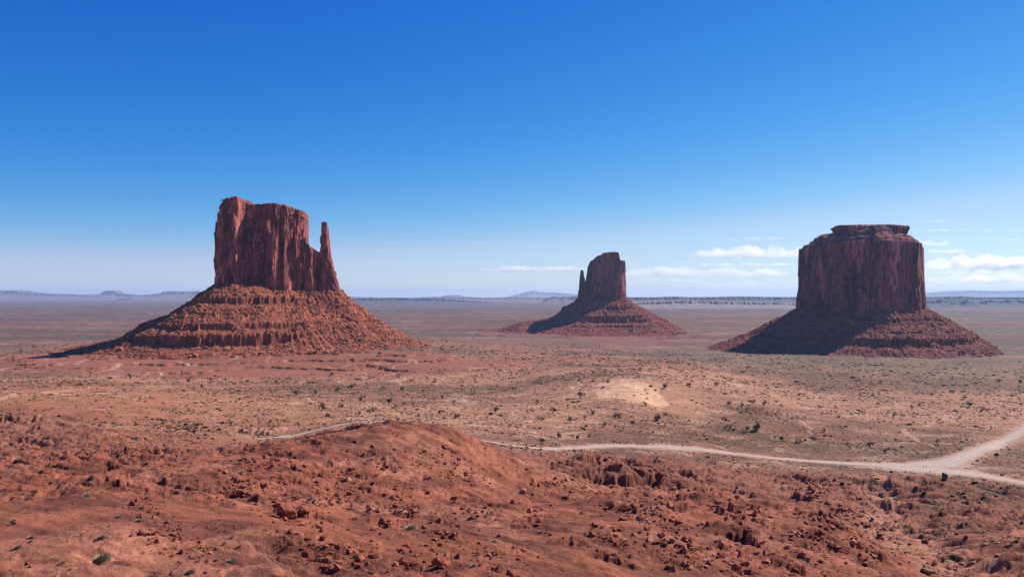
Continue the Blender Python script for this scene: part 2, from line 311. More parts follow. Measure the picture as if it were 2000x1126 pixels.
def height(x, y, rd=None):
    x = np.asarray(x, np.float64); y = np.asarray(y, np.float64)
    r, p, bad = masks(x, y)
    z = base_z(x, y)
    for bp, bd, rx, ry, h in BUMPS:
        bx = pw(bp, bd); m = (np.abs(x-bx) < rx*2.6) & (np.abs(y-bd) < ry*2.6)
        if m.any():
            q = ((x[m]-bx)/rx)**2+((y[m]-bd)/ry)**2
            q = q*(1+0.5*gn2(x[m]/rx*1.3, y[m]/ry*1.3, 5))
            z[m] += h*np.exp(-q)
    rd = road_dist(x, y) if rd is None else rd
    off = sstep(0.5, 16, rd)
    damp = (1-0.75*np.exp(-((p-700)/330)**2)*sstep(95, 140, r)*sstep(430, 340, r))*(0.25+0.75*sstep(0, 60, rd))
    damp = damp*(1-0.65*sstep(520, 380, p)*sstep(170, 260, r))
    amp = np.minimum(0.016*r, 3.6)*damp
    smo = sstep(-0.2, 0.15, fbm2(x/48, y/48, 2, 91)-0.15*sstep(250, 120, r))
    z1 = z+bad*off*(amp*0.62*fbm2(x/38, y/38, 3, 11)+amp*0.26*(ridge2(x/21+y/60, y/24, 3, 21)-0.9)+np.minimum(0.004*r, 1.0)*fbm2(x/6, y/6, 3, 31)+np.clip(r/170, .3, 1.5)*(0.35+0.65*damp)*0.34*(ridge2(x/17+y/40, y/13, 2, 33)-0.8))
    for i, (sx, sy, w, h, t) in enumerate(SCARPS):
        W_ = w/F*sy; H_ = h/F*sy*1.15; m = (np.abs(x-sx) < W_*3) & (np.abs(y-sy) < W_*4)
        if not m.any(): continue
        u = (x[m]-sx)*math.cos(t)+(y[m]-sy)*math.sin(t); v = -(x[m]-sx)*math.sin(t)+(y[m]-sy)*math.cos(t)
        nb = gn2(u/(H_*1.1)+i, v/(H_*3), 131); v = v+W_*0.30*gn2(u/(W_*0.7), i*3.1, 130)+H_*0.35*np.sign(nb)*np.sqrt(np.abs(nb))+(u/W_)**2*W_*0.35
        z1[m] += H_*off[m]*sstep(-0.08*H_, 0.22*H_, v)*np.exp(-(np.maximum(v, 0)/(1.5*W_+2*H_))**2)*np.exp(-(u/W_)**4)*(0.75+0.5*gn2(u/(H_*0.8), v/(H_*2), 132))-H_*off[m]*0.25*np.exp(-(v/(1.5*H_))**2)*np.exp(-(u/W_)**4)
    # flat lying strata break out as ledges
    mud = np.exp(-(((x+0.10*y)/26)**2+((y-180)/42)**2)**2)+np.exp(-(((x+34)/16)**2+((y-70)/16)**2)**2)+np.exp(-(((x-10)/13)**2+((y-112)/12)**2)**2)+np.exp(-(((x-46)/20)**2+((y-185)/20)**2)**2)
    mud = np.clip(mud, 0, 1)
    lwm = sstep(-0.3, 0.05, gn2(x/42, y/42, 41))
    lw = bad*off*sstep(-0.3, 0.05, gn2(x/42, y/42, 41))*0.9*(0.4+0.6*damp)*(1-0.75*sstep(1540, 1680, p))*(1-0.85*mud)*(1-0.35*smo)
    zw = z1+1.2*fbm2(x/30, y/30, 2, 43)
    jag = 0.35*np.sign(gn2(x/2.6, y/2.6, 44))*np.abs(gn2(x/2.6, y/2.6, 44))**0.5
    zj = zw+jag*0.9; lf_ = sstep(140, 230, r)
    z2 = z1+lw*lerp(terrace(zj, 1.75, 0.07, 1)-zj, terrace(zj, 3.4, 0.06, 1)-zj, lf_)
    z2 = z2+lw*0.7*lerp(terrace(zw+jag*0.4, 0.62, 0.12, 1), terrace(zw+jag*0.4, 1.3, 0.12, 1), lf_)-lw*0.7*(zw+jag*0.4)
    # rills running down to the right
    c, s = math.cos(0.62), math.sin(0.62); xr = x*c-y*s; yr = x*s+y*c
    rill = -np.abs(gn2(yr/2.6, xr/26, 51))*0.9-np.abs(gn2(yr/9, xr/60, 52))*2.6
    z2 = z2+bad*off*((rill+0.8)*np.clip(r/300, 0.10, 0.9)*0.9-np.abs(gn2(yr/1.3, xr/16, 53))*0.45*np.clip(r/200, 0.25, 1.2))
    z2 = z2+bad*off*(1-0.85*mud)*(0.13*fbm2(x/1.1, y/1.1, 3, 61, 0.6)+0.16*fbm2(x/3.1, y/3.1, 2, 63))*np.clip(r/90, 0.6, 2.5)*(1-0.75*smo)
    # sandy, scrubby plain: hummocks, washes
    pl = (1-bad)*off*sstep(200, 420, r)
    far = np.clip(r/1200, 0.5, 3.2)
    z2 = z2+pl*(1.1*far*fbm2(x/70, y/110, 4, 71)+0.35*fbm2(x/9, y/14, 3, 73)*sstep(3000, 900, r)+0.8*far*ridge2(x/160, y/120, 3, 75)*0.5)
    # benches of thin strata round the feet of the two mittens
    for cx, cy, ra, rb, P, am in ((pw(480, 1700), 1480, 640, 270, 5.2, 1.0), (pw(1150, 4000), 3760, 560, 520, 8.0, 1.0)):
        q = ((x-cx)/ra)**2+((y-cy)/rb)**2; w = sstep(1.25, 0.7, q+0.25*fbm2(x/150, y/150, 3, 81))
        nz = z2+1.5*fbm2(x/150, y/60, 3, 83)+0.7*gn2(x/20, y/14, 85)
        z2 = z2+w*am*(terrace(nz, P, 0.07, 1)-nz)
    # distant rough strip of low broken ground
    return z2
# ------------------------------------------------------------------ ground sheet
def build_ground():
    st = 0.00088/Q
    az = np.concatenate([-np.linspace(1.45, 0.62, 60, endpoint=False), np.arange(-0.62, 0.62, st), np.linspace(0.62, 1.45, 60)])
    def seg(a, b, k): return np.exp(np.linspace(math.log(a), math.log(b), max(2, int(math.log(b/a)/k*Q)), endpoint=False))
    rs = np.concatenate([seg(12, 40, 0.012), seg(40, 600, 0.0036), seg(600, 1330, 0.0052), seg(1330, 1680, 0.0014), seg(1680, 3250, 0.006), seg(3250, 3950, 0.0022), seg(3950, 60000, 0.011), [60000.0]])
    Rg, Ag = np.meshgrid(rs, az, indexing='ij'); x = (Rg*np.sin(Ag)).ravel(); y = (Rg*np.cos(Ag)).ravel()
    rd = road_dist(x, y)
    z = height(x, y, rd)
    z = z-0.25*sstep(0.6, -0.6, rd)
    r, p, bad = masks(x, y)
    # albedo by region
    red = np.array([0.335, 0.110, 0.062]); slick = np.array([0.45, 0.185, 0.115]); darkr = np.array([0.20, 0.062, 0.040])
    tan = np.array([0.45, 0.215, 0.125]); pale = np.array([0.64, 0.38, 0.245]); brown = np.array([0.25, 0.112, 0.070]); green = np.array([0.165, 0.118, 0.070])
    n1 = fbm2(x/30, y/30, 4, 101); n2 = fbm2(x/9, y/9, 4, 103); n3 = fbm2(x/260, y/420, 4, 105)
    c = red[None]*np.ones((len(x), 1))
    c = lerp(c, slick, (sstep(0.1, 0.6, n1)*0.6)[:, None]); c = lerp(c, darkr, (sstep(-0.05, 0.4, -n2)*0.8)[:, None])
    bed = gn2(z*1.9+0.5*n1, x/300, 120)+0.6*gn2(z*5.5+0.8*n1, x/120, 121); c = c*(1+0.30*bed*sstep(460, 300, r))[:, None]
    # the badlands lose red with distance to the right
    c = lerp(c, np.array([0.33, 0.135, 0.088]), (bad*sstep(150, 330, r)*0.65)[:, None])
    plain = lerp(tan, brown, sstep(-0.1, 0.5, n3)[:, None]*0.7); plain = lerp(plain, pale, (sstep(0.05, 0.6, n1)*sstep(1600, 500, r)*0.6)[:, None])
    plain = plain*0.93; c = lerp(plain, c, bad[:, None])
    # left plain is redder
    lf = (1-bad)*sstep(900, 200, p)*sstep(1500, 900, r); c = lerp(c, red*1.15, (lf*0.55)[:, None])
    # dune of pale bare sand
    dn = sstep(1.3, 0.65, ((x-pw(1226, 795))/37)**2+((y-795)/70)**2+0.6*fbm2(x/14, y/22, 4, 141)); c = lerp(c, np.array([0.68, 0.39, 0.24])*(1+0.25*fbm2(x/30, y/7, 3, 143))[:, None], (dn*0.92)[:, None])
    # beyond a kilometre and a half: brown red plain, olive belts
    fw = sstep(1250, 1800, r); c = lerp(c, lerp(np.array([0.33, 0.135, 0.088]), np.array([0.26, 0.145, 0.095]), sstep(-.3, .4, n3)[:, None]), (fw*0.9)[:, None])
    ob = fbm2(x/1500, y/900, 3, 107)
    olive = sstep(1500, 2000, r)*sstep(3400, 2700, r)*sstep(1150, 1350, p)+sstep(2700, 3300, r)*sstep(5200, 4200, r)*sstep(900, 500, p)*0.95+sstep(6000, 8000, r)*sstep(0.0, 0.3, ob)*0.5+sstep(4200, 5200, r)*sstep(9500, 7000, r)*sstep(1300, 1800, p)*0.7
    c = lerp(c, green*1.15, (np.clip(olive, 0, 1)*0.8)[:, None])
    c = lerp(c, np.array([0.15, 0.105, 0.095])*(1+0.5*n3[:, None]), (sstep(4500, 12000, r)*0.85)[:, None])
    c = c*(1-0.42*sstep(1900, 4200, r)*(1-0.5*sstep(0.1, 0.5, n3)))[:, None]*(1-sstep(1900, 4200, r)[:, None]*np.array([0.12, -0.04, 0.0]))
    fb = fbm2(x/2600, y/520, 4, 151); f2 = fbm2(x/900, y/150, 3, 153); fm = sstep(1700, 3000, r)
    c = lerp(c, np.array([0.26, 0.105, 0.085]), (fm*sstep(0.0, 0.25, fb)*0.75)[:, None]); c = lerp(c, np.array([0.125, 0.095, 0.075]), (fm*sstep(0.05, 0.35, -fb)*0.7)[:, None])
    c = lerp(c, np.array([0.42, 0.26, 0.19]), (fm*sstep(0.30, 0.5, f2)*0.55)[:, None])
    # benches red
    w1 = sstep(1.2, 0.7, ((x-pw(480, 1700))/620)**2+((y-1480)/250)**2+0.2*n3); c = lerp(c, np.array([0.31, 0.108, 0.070])*(1+0.32*gn2(z/2.4+0.4*n1, x/500, 161)+0.15*n2)[:, None], (w1*0.9)[:, None])
    w2 = sstep(1.2, 0.7, ((x-pw(1150, 4000))/560)**2+((y-3760)/500)**2); c = lerp(c, np.array([0.24, 0.10, 0.082])*(1+0.35*gn2(z/3.5+0.4*n1, x/700, 163))[:, None], (w2*0.85)[:, None])
    # pale washes
    wash = np.abs(fbm2(x/120, y/300, 3, 111)); c = lerp(c, pale, ((1-bad)*sstep(0.05, 0.0, wash)*sstep(3500, 700, r)*0.7)[:, None])
    WP = densify([(pw(a, d), d, 4) for a, d in ((1690, 430), (1680, 380), (1705, 320), (1740, 270), (1722, 225), (1735, 190), (1790, 155), (1850, 128), (1900, 108))])
    wd = np.full(len(x), 99.0); m = (r < 460) & (p > 1500)
    for a, b in zip(WP[:-1], WP[1:]):
        dx, dy = b[0]-a[0], b[1]-a[1]; t = np.clip(((x[m]-a[0])*dx+(y[m]-a[1])*dy)/(dx*dx+dy*dy), 0, 1)
        wd[m] = np.minimum(wd[m], np.hypot(x[m]-a[0]-t*dx, y[m]-a[1]-t*dy))
    ww = sstep(9, 3, wd+n2*3); c = lerp(c, np.array([0.50, 0.22, 0.135]), (ww*0.8)[:, None]); z = z-ww*0.8
    jq = sstep(1.2, 0.6, ((x-pw(1790, 470))/44)**2+((y-466)/24)**2+0.7*fbm2(x/12, y/12, 3, 145)); c = lerp(c, np.array([0.47, 0.30, 0.22])*(1+0.2*n2)[:, None], (jq*0.8)[:, None])
    # road shoulders
    c = lerp(c, np.array([0.50, 0.30, 0.215]), (sstep(8, -1, rd+n2*6)*0.85)[:, None])
    scrub = (1-bad)*(0.62+0.5*n3)*sstep(250, 450, r)*sstep(0.6, 0.0, dn)*sstep(0, 6, rd)*(1-0.6*lf)*(1-w1)*(1-w2*0.6)
    scrub = np.maximum(scrub, bad*sstep(1600, 1850, p+n1*120)*sstep(120, 220, r)*0.75)
    c = c*(KA*(1-0.16*bad*sstep(-0.2, 0.5, fbm2(x/75, y/60, 3, 171))))[:, None]
    mask = np.stack([np.clip(scrub, 0, 1), bad, bad*0], 1)
    me = mesh_from('ground', np.stack([x, y, z], 1), grid_faces(len(rs), len(az)), mat_ground(), True, {'tint': c, 'mask': mask})
    o = link('ground', me); tag(o, kind='structure'); return rs, az, z.reshape(len(rs), len(az))
GR, GA, GZ = build_ground()
_colmax = {}
def gz(x, y):
    """height of the ground sheet"""
    x = np.asarray(x, float); y = np.asarray(y, float); r = np.hypot(x, y); a = np.arctan2(x, y)
    i = np.clip(np.searchsorted(GR, r)-1, 0, len(GR)-2); j = np.clip(np.searchsorted(GA, a)-1, 0, len(GA)-2)
    u = np.clip((r-GR[i])/(GR[i+1]-GR[i]), 0, 1); v = np.clip((a-GA[j])/(GA[j+1]-GA[j]), 0, 1)
    return (GZ[i, j]*(1-u)+GZ[i+1, j]*u)*(1-v)+(GZ[i, j+1]*(1-u)+GZ[i+1, j+1]*u)*v
def hit(px, py):
    """ground point seen at a photograph pixel"""
    t = (px-1000)/F; a = math.atan(t); j = int(np.clip(np.searchsorted(GA, a), 0, len(GA)-1))
    if j not in _colmax: _colmax[j] = np.maximum.accumulate(np.where(GR > 36, GZ[:, j]/GR, -9))
    sl = -(py-HZ)/F/math.sqrt(1+t*t); c = _colmax[j]; i = int(np.clip(np.searchsorted(c, sl), 1, len(GR)-1))
    f = (sl-c[i-1])/max(c[i]-c[i-1], 1e-9); r = GR[i-1]+(GR[i]-GR[i-1])*min(max(f, 0), 1)
    return r*math.sin(a), r*math.cos(a), float(gz(r*math.sin(a), r*math.cos(a)))

# ------------------------------------------------------------------ roads
def build_road():
    m, nt, N, L, b = new_mat('graded_dirt')
    g = scaled_pos(nt, 1, 1, 1); n1 = noise_node(nt, 0.25, 8, 0.7, g); n2 = noise_node(nt, 2.5, 5, 0.7, g)
    c = ramp(nt, n1.outputs['Fac'], [(0.3, (0.31, 0.215, 0.165)), (0.7, (0.41, 0.305, 0.245))]).outputs[0]
    c = mixc(nt, 'MULTIPLY', 1.0, c, ramp(nt, n2.outputs['Fac'], [(0.3, G3(0.86)), (0.7, G3(1.1))]).outputs[0])
    uvn = N.new('ShaderNodeAttribute'); uvn.attribute_name = 'across'; sp = N.new('ShaderNodeSeparateColor'); L.new(uvn.outputs['Color'], sp.inputs[0])
    wv = ramp(nt, sp.outputs[0], [(0.0, (0.72, 0.5, 0.42)), (0.10, (0.92, 0.8, 0.74)), (0.26, G3(1.0)), (0.33, G3(0.82)), (0.40, G3(1.06)), (0.5, G3(0.94)), (0.60, G3(1.06)), (0.67, G3(0.82)), (0.74, G3(1.0)), (0.90, (0.92, 0.8, 0.74)), (1.0, (0.72, 0.5, 0.42))])
    c = mixc(nt, 'MULTIPLY', 1.0, c, wv.outputs[0])
    L.new(c, b.inputs['Base Color']); b.inputs['Roughness'].default_value = 0.95
    V = []; Fc = []; k = 0; AC = []
    for j, P in enumerate(ROADP.values()):
        D = np.gradient(P[:, :2], axis=0); D /= np.linalg.norm(D, axis=1)[:, None]; Nn = np.stack([-D[:, 1], D[:, 0]], 1)
        ts = np.linspace(-0.5, 0.5, 17); wob = 1+0.3*gn2(np.arange(len(P))*0.9, j*3.0+0.5)
        xs = P[:, 0:1]+Nn[:, 0:1]*ts*P[:, 2:3]*wob[:, None]; ys = P[:, 1:2]+Nn[:, 1:2]*ts*P[:, 2:3]*wob[:, None]
        zs = height(xs.ravel(), ys.ravel()).reshape(xs.shape)+0.06+0.035*j
        zs[:, 0] -= 0.4; zs[:, -1] -= 0.4; AC.append(np.repeat((ts+0.5)[None], len(P), 0).reshape(-1, 1)*np.ones((1, 3)))
        V.append(np.stack([xs, ys, zs], -1).reshape(-1, 3)); Fc.append(grid_faces(*xs.shape)+k); k += xs.size
    for V_, F_, A_ in zip(V, Fc, AC):
        F_ = F_-F_.min(); tag(link('road', mesh_from('road', V_, F_, m, True, {'across': A_})), kind='structure')
build_road()
# ------------------------------------------------------------------ surface nets: solid field -> mesh
def surface_nets(Fv, org, h):
    nx, ny, nz = Fv.shape; S = Fv < 0
    c = [S[i:nx-1+i, j:ny-1+j, k:nz-1+k] for i in (0, 1) for j in (0, 1) for k in (0, 1)]
    cnt = sum(a.astype(np.int8) for a in c); act = (cnt > 0) & (cnt < 8); idx = np.full(act.shape, -1, np.int64)
    ii, jj, kk = np.nonzero(act); idx[ii, jj, kk] = np.arange(len(ii))
    off = np.array([(i, j, k) for i in (0, 1) for j in (0, 1) for k in (0, 1)])
    vals = [Fv[ii+o[0], jj+o[1], kk+o[2]] for o in off]
    P = np.zeros((len(ii), 3)); n = np.zeros(len(ii))
    for a in range(8):
        for b in range(a+1, 8):
            d = off[b]-off[a]
            if np.abs(d).sum() != 1: continue
            m = (vals[a] < 0) != (vals[b] < 0); t = vals[a][m]/(vals[a][m]-vals[b][m])
            P[m] += off[a]+d*t[:, None]; n[m] += 1
    P /= n[:, None]; V = (np.stack([ii, jj, kk], 1)+P)*h+np.array(org)
    Fs = []
    for ax in range(3):
        u, v = (ax+1) % 3, (ax+2) % 3
        sl0 = [slice(1, -1)]*3; sl0[ax] = slice(0, -1); sl1 = list(sl0); sl1[ax] = slice(1, None)
        A_, B_ = S[tuple(sl0)], S[tuple(sl1)]; q = np.array(np.nonzero(A_ != B_)); fl = A_[tuple(q)]
        q = q.copy(); q[u] += 1; q[v] += 1
        def g(du, dv):
            w = q.copy(); w[u] += du; w[v] += dv; return idx[w[0], w[1], w[2]]
        f = np.stack([g(-1, -1), g(0, -1), g(0, 0), g(-1, 0)], 1); f[~fl] = f[~fl][:, ::-1]; Fs.append(f)
    return V, np.concatenate(Fs)
def poly_sd(x, y, P):
    """signed distance to polygon (negative inside)"""
    P = np.array(P, float); d2 = np.full(x.shape, 1e18); ins = np.zeros(x.shape, bool)
    for a, b in zip(P, np.roll(P, -1, 0)):
        e = b-a; wx, wy = x-a[0], y-a[1]; t = np.clip((wx*e[0]+wy*e[1])/(e@e), 0, 1)
        d2 = np.minimum(d2, (wx-e[0]*t)**2+(wy-e[1]*t)**2)
        cr = (a[1] > y) != (b[1] > y); ins ^= cr & (x < (b[0]-a[0])*(y-a[1])/(b[1]-a[1]+1e-12)+a[0])
    return np.sqrt(d2)*np.where(ins, -1, 1)
def flutes(Xg, Yg, Zg, s, amp, seed):
    """buttresses, slabs, joints and bedding of a sandstone wall, as a displacement field"""
    wx = 4*s*gn3(Xg/(34*s), Yg/(34*s), Zg/(50*s), seed+9)
    pz = 0.35+0.9*sstep(-0.2, 0.3, gn3(Xg/(40*s), Yg/(40*s), Zg/(45*s), seed+6))      # plain faces alternate with broken ones
    a = gn3((Xg+wx)/(28*s), (Yg+wx)/(28*s), Zg/(170*s), seed)
    b = gn3((Xg+wx)/(10*s), Yg/(10*s), Zg/(38*s), seed+1)*pz
    q = np.round((a*1.3+b*0.55)*2.3)/2.3+0.35*np.round(b*2.2+a)            # slabs that spall off along joints leave stepped faces
    cr = np.clip(1-np.abs(gn3((Xg+wx*1.5)/(17*s), Yg/(17*s), Zg/(90*s), seed+2))*9, 0, 1)
    sm = gn3(Xg/(6*s), Yg/(6*s), Zg/(9*s), seed+3)
    return amp*s*(4.5*a+7.5*q+1.2*b+4.6*cr+0.9*sm)
def tower(name, parent, mat, fieldfn, box, h):
    x0, x1, y0, y1, z0, z1 = box; xs = np.arange(x0, x1, h); ys = np.arange(y0, y1, h); zs = np.arange(z0, z1, h)
    Xg, Yg, Zg = np.meshgrid(xs, ys, zs, indexing='ij'); Fv = fieldfn(Xg, Yg, Zg)
    for sl in ((0, None, None), (-1, None, None)): Fv[sl[0]] = 9
    Fv[:, 0] = 9; Fv[:, -1] = 9; Fv[:, :, 0] = 9; Fv[:, :, -1] = 9
    V, Fq = surface_nets(Fv, (x0, y0, z0), h)
    o = link(name, mesh_from(name, V-np.array(parent.location), Fq, mat, False), parent); return o
def talus(name, parent, mat, poly, cen, prof, box, h, tints, seed, rough=1.0, ledge=1.0, beds=None, bx1=None):
    """apron of debris with ledges; prof = {'l','r','f'}: lists of (distance from the wall, z)"""
    x0, x1, y0, y1 = box; xs = np.arange(x0, x1, h); ys = np.arange(y0, y1, h); Xg, Yg = np.meshgrid(xs, ys, indexing='xy')
    s = poly_sd(Xg, Yg, poly); th = np.arctan2(Yg-cen[1], Xg-cen[0])
    wl_ = np.clip(-np.cos(th), 0, 1)**3; wr = np.clip(np.cos(th), 0, 1)**3; wf = np.clip(np.abs(np.sin(th)), 0, 1)**2+1e-3; tt = wl_+wr+wf
    sn = s+rough*(8*fbm2(Xg/80, Yg/80, 3, seed)+2.5*gn2(th*14, s/90, seed+3)+3.0*gn2(Xg/14, Yg/14, seed+4)+1.2*np.sign(gn2(Xg/7, Yg/7, seed+14)))
    sn = np.where(s < 6, s+(sn-s)*np.clip(s/6, 0, 1), sn)
    z = sum(w/tt*np.interp(sn, *zip(*prof[k])) for w, k in ((wl_, 'l'), (wr, 'r'), (wf, 'f')))
    g = sstep(0, 30, s)
    z = z+g*rough*(-4.0*np.abs(gn2(th*7, s/200, seed+15))+1.0-2.2*np.abs(gn2(th*22, s/130, seed+5))-0.9*np.abs(gn2(th*60, s/60, seed+6))+2.2*fbm2(Xg/24, Yg/24, 3, seed+7)+0.9*fbm2(Xg/6, Yg/6, 3, seed+8, 0.6))
    zw = z+2.5*gn2(Xg/55, Yg/55, seed+12); lw = sstep(-0.25, 0.25, gn2(Xg/80, Yg/80+z/20, seed+13))*ledge
    z = z+g*lw*(terrace(zw, 7.0, 0.2, 1)-zw)*0.22+g*lw*0.25*(terrace(zw, 3.7, 0.3, 1)-zw)
    if beds:      # hard beds standing out of the debris as low cliffs: (elevation, drop, seed)
        for zb_, drop, sd, pt in beds:
            zn = z+1.5*gn2(Xg/60, Yg/60, sd)+0.8*np.sign(gn2(Xg/9, Yg/9, sd+1)); w = g*sstep(pt, pt+0.2, gn2(Xg/58, Yg/58, sd+2)+0.1)*(wf/tt)**1.5*(sstep(bx1, bx1-90, Xg) if bx1 else 1)
            M = np.interp(zn, [zb_-drop*1.5, zb_-1.6, zb_, zb_+drop*0.9], [-drop*0.0, -drop*0.80, drop*0.12, 0.0]); z = z+w*M
    c0, c1, c2 = [np.array(t) for t in tints]; n1 = fbm2(Xg/28, Yg/28, 4, seed+9).ravel(); n2 = fbm2(Xg/7, Yg/7, 3, seed+10).ravel()
    c = lerp(c0, c1, sstep(-0.3, 0.4, n1)[:, None]); c = lerp(c, c2, (sstep(0.15, 0.6, n2)*0.7)[:, None])
    zr_ = z.ravel(); c = c*(KA*(1+0.38*gn2(zr_/6.0+0.5*n1, Xg.ravel()/400, seed+20)+0.22*gn2(zr_/2.2, Xg.ravel()/150, seed+21)))[:, None]
    V = np.stack([Xg.ravel(), Yg.ravel(), z.ravel()], 1)-np.array(parent.location)
    o = link(name, mesh_from(name, V, grid_faces(*Xg.shape), mat, False, {'tint': c}), parent)
    return o, (xs, ys, z)
def sample_grid(G, x, y):
    xs, ys, z = G; i = np.clip(((y-ys[0])/(ys[1]-ys[0])).astype(int), 0, len(ys)-1); j = np.clip(((x-xs[0])/(xs[1]-xs[0])).astype(int), 0, len(xs)-1); return z[i, j]
def empty(name, loc):
    o = bpy.data.objects.new(name, None); COL.objects.link(o); o.location = loc; o.empty_display_size = 1; return o
# rock shapes ---------------------------------------------------------------
def ico(sub):
    import bmesh
    bm = bmesh.new(); bmesh.ops.create_icosphere(bm, subdivisions=sub, radius=1.0); V = np.array([v.co[:] for v in bm.verts]); Fc = np.array([[v.index for v in f.verts] for f in bm.faces]); bm.free(); return V, Fc
ICO1, ICO2, ICO3 = ico(1), ico(2), ico(3)
def rock_shape(seed, base, cuts=9, flat=0.75, rnd=0.05):
    r = np.random.default_rng(seed); V, Fc = base; V = V.copy()*1.0
    for k in range(cuts):      # chop the ball by planes: faceted block
        nrm = r.normal(size=3); nrm /= np.linalg.norm(nrm); d = r.uniform(0.34, 0.72); t = V@nrm-d; m = t > 0; V[m] -= nrm*t[m][:, None]*0.96
    V *= np.array([r.uniform(0.8, 1.25), r.uniform(0.7, 1.1), flat*r.uniform(0.75, 1.1)])
    V += rnd*gn3(V[:, 0]*2.5, V[:, 1]*2.5, V[:, 2]*2.5, seed % 50)[:, None]*V*2
    return V/np.abs(V[:, :2]).max(), Fc
def scatter_mesh(shapes, pos, size, rot, squash=None, tilt=None):
    """many small rocks or tufts in one mesh (for kind='stuff')"""
    Vs, Fs = [], []; k = 0; which = np.random.default_rng(3).integers(0, len(shapes), len(pos))
    for w, (SV, SF) in enumerate(shapes):
        m = which == w; n_ = m.sum()
        if not n_: continue
        c, s = np.cos(rot[m])[:, None], np.sin(rot[m])[:, None]; P = SV[None]*size[m][:, None, None]
        x = P[..., 0]*c-P[..., 1]*s; y = P[..., 0]*s+P[..., 1]*c; zq = P[..., 2]*(1 if squash is None else squash[m][:, None])
        V = np.stack([x, y, zq], -1)+pos[m][:, None]; Vs.append(V.reshape(-1, 3))
        Fs.append((SF[None]+(np.arange(n_)*len(SV))[:, None, None]).reshape(-1, SF.shape[1])+k); k += n_*len(SV)
    return np.concatenate(Vs), np.concatenate(Fs)
ROCKS_LO = [rock_shape(100+i, ICO1, 5) for i in range(6)]
ROCKS_MD = [rock_shape(200+i, ICO2, 8) for i in range(8)]
ROCKS_HI = [rock_shape(300+i, ICO3, 10, rnd=0.03) for i in range(10)]
cliff_w = mat_cliff('cliff_red', (0.42, 0.138, 0.105), (0.24, 0.072, 0.064), (0.11, 0.038, 0.046))
cliff_m = mat_cliff('cliff_merrick', (0.40, 0.128, 0.112), (0.25, 0.076, 0.076), (0.13, 0.044, 0.060), 2.3)
cliff_e = mat_cliff('cliff_far', (0.36, 0.118, 0.115), (0.25, 0.078, 0.082), (0.15, 0.05, 0.064), 3.4)
tal_m = mat_talus('debris_slope'); tal_m2 = mat_talus('debris_slope_far', 0.6)
TW = [(0.37, 0.108, 0.060), (0.28, 0.080, 0.048), (0.50, 0.195, 0.115)]
TM = [(0.32, 0.085, 0.062), (0.23, 0.062, 0.052), (0.44, 0.155, 0.115)]
rub_m = mat_rock('talus_block', (0.50, 0.20, 0.12), 0.35, 0.3)
def rubble(parent, G, poly, cen_x, n_, seed, smin, smax, front, zmin, mat, smaxd=230):
    r = np.random.default_rng(seed); x0, x1, y0, y1 = front
    x = r.uniform(x0, x1, n_); y = r.uniform(y0, y1, n_); s = poly_sd(x, y, poly); z = sample_grid(G, x, y)
    dens = fbm2(x/40, y/40, 3, seed+3); st = np.abs(z-sample_grid(G, x, y-4)) < 5.0; k = st & (s > 4) & (z > zmin) & (s < smaxd) & (dens > r.uniform(-0.25, 0.5, n_))
    x, y, z = x[k], y[k], z[k]; size = smin+(smax-smin)*r.power(0.28, len(x))**1.6
    size = smin*(smax/smin)**(r.uniform(0, 1, len(x))**(3.6-1.6*sstep(cen_x-60, cen_x+160, x)))
    V, Fc = scatter_mesh(ROCKS_LO+ROCKS_MD[:3] if False else ROCKS_LO, np.stack([x, y, z+size*0.15], 1), size, r.uniform(0, 6.28, len(x)))
    o = link('rubble', mesh_from('rubble', V-np.array(parent.location), None, mat, False, None, Fc), parent); o['kind'] = 'stuff'; return o
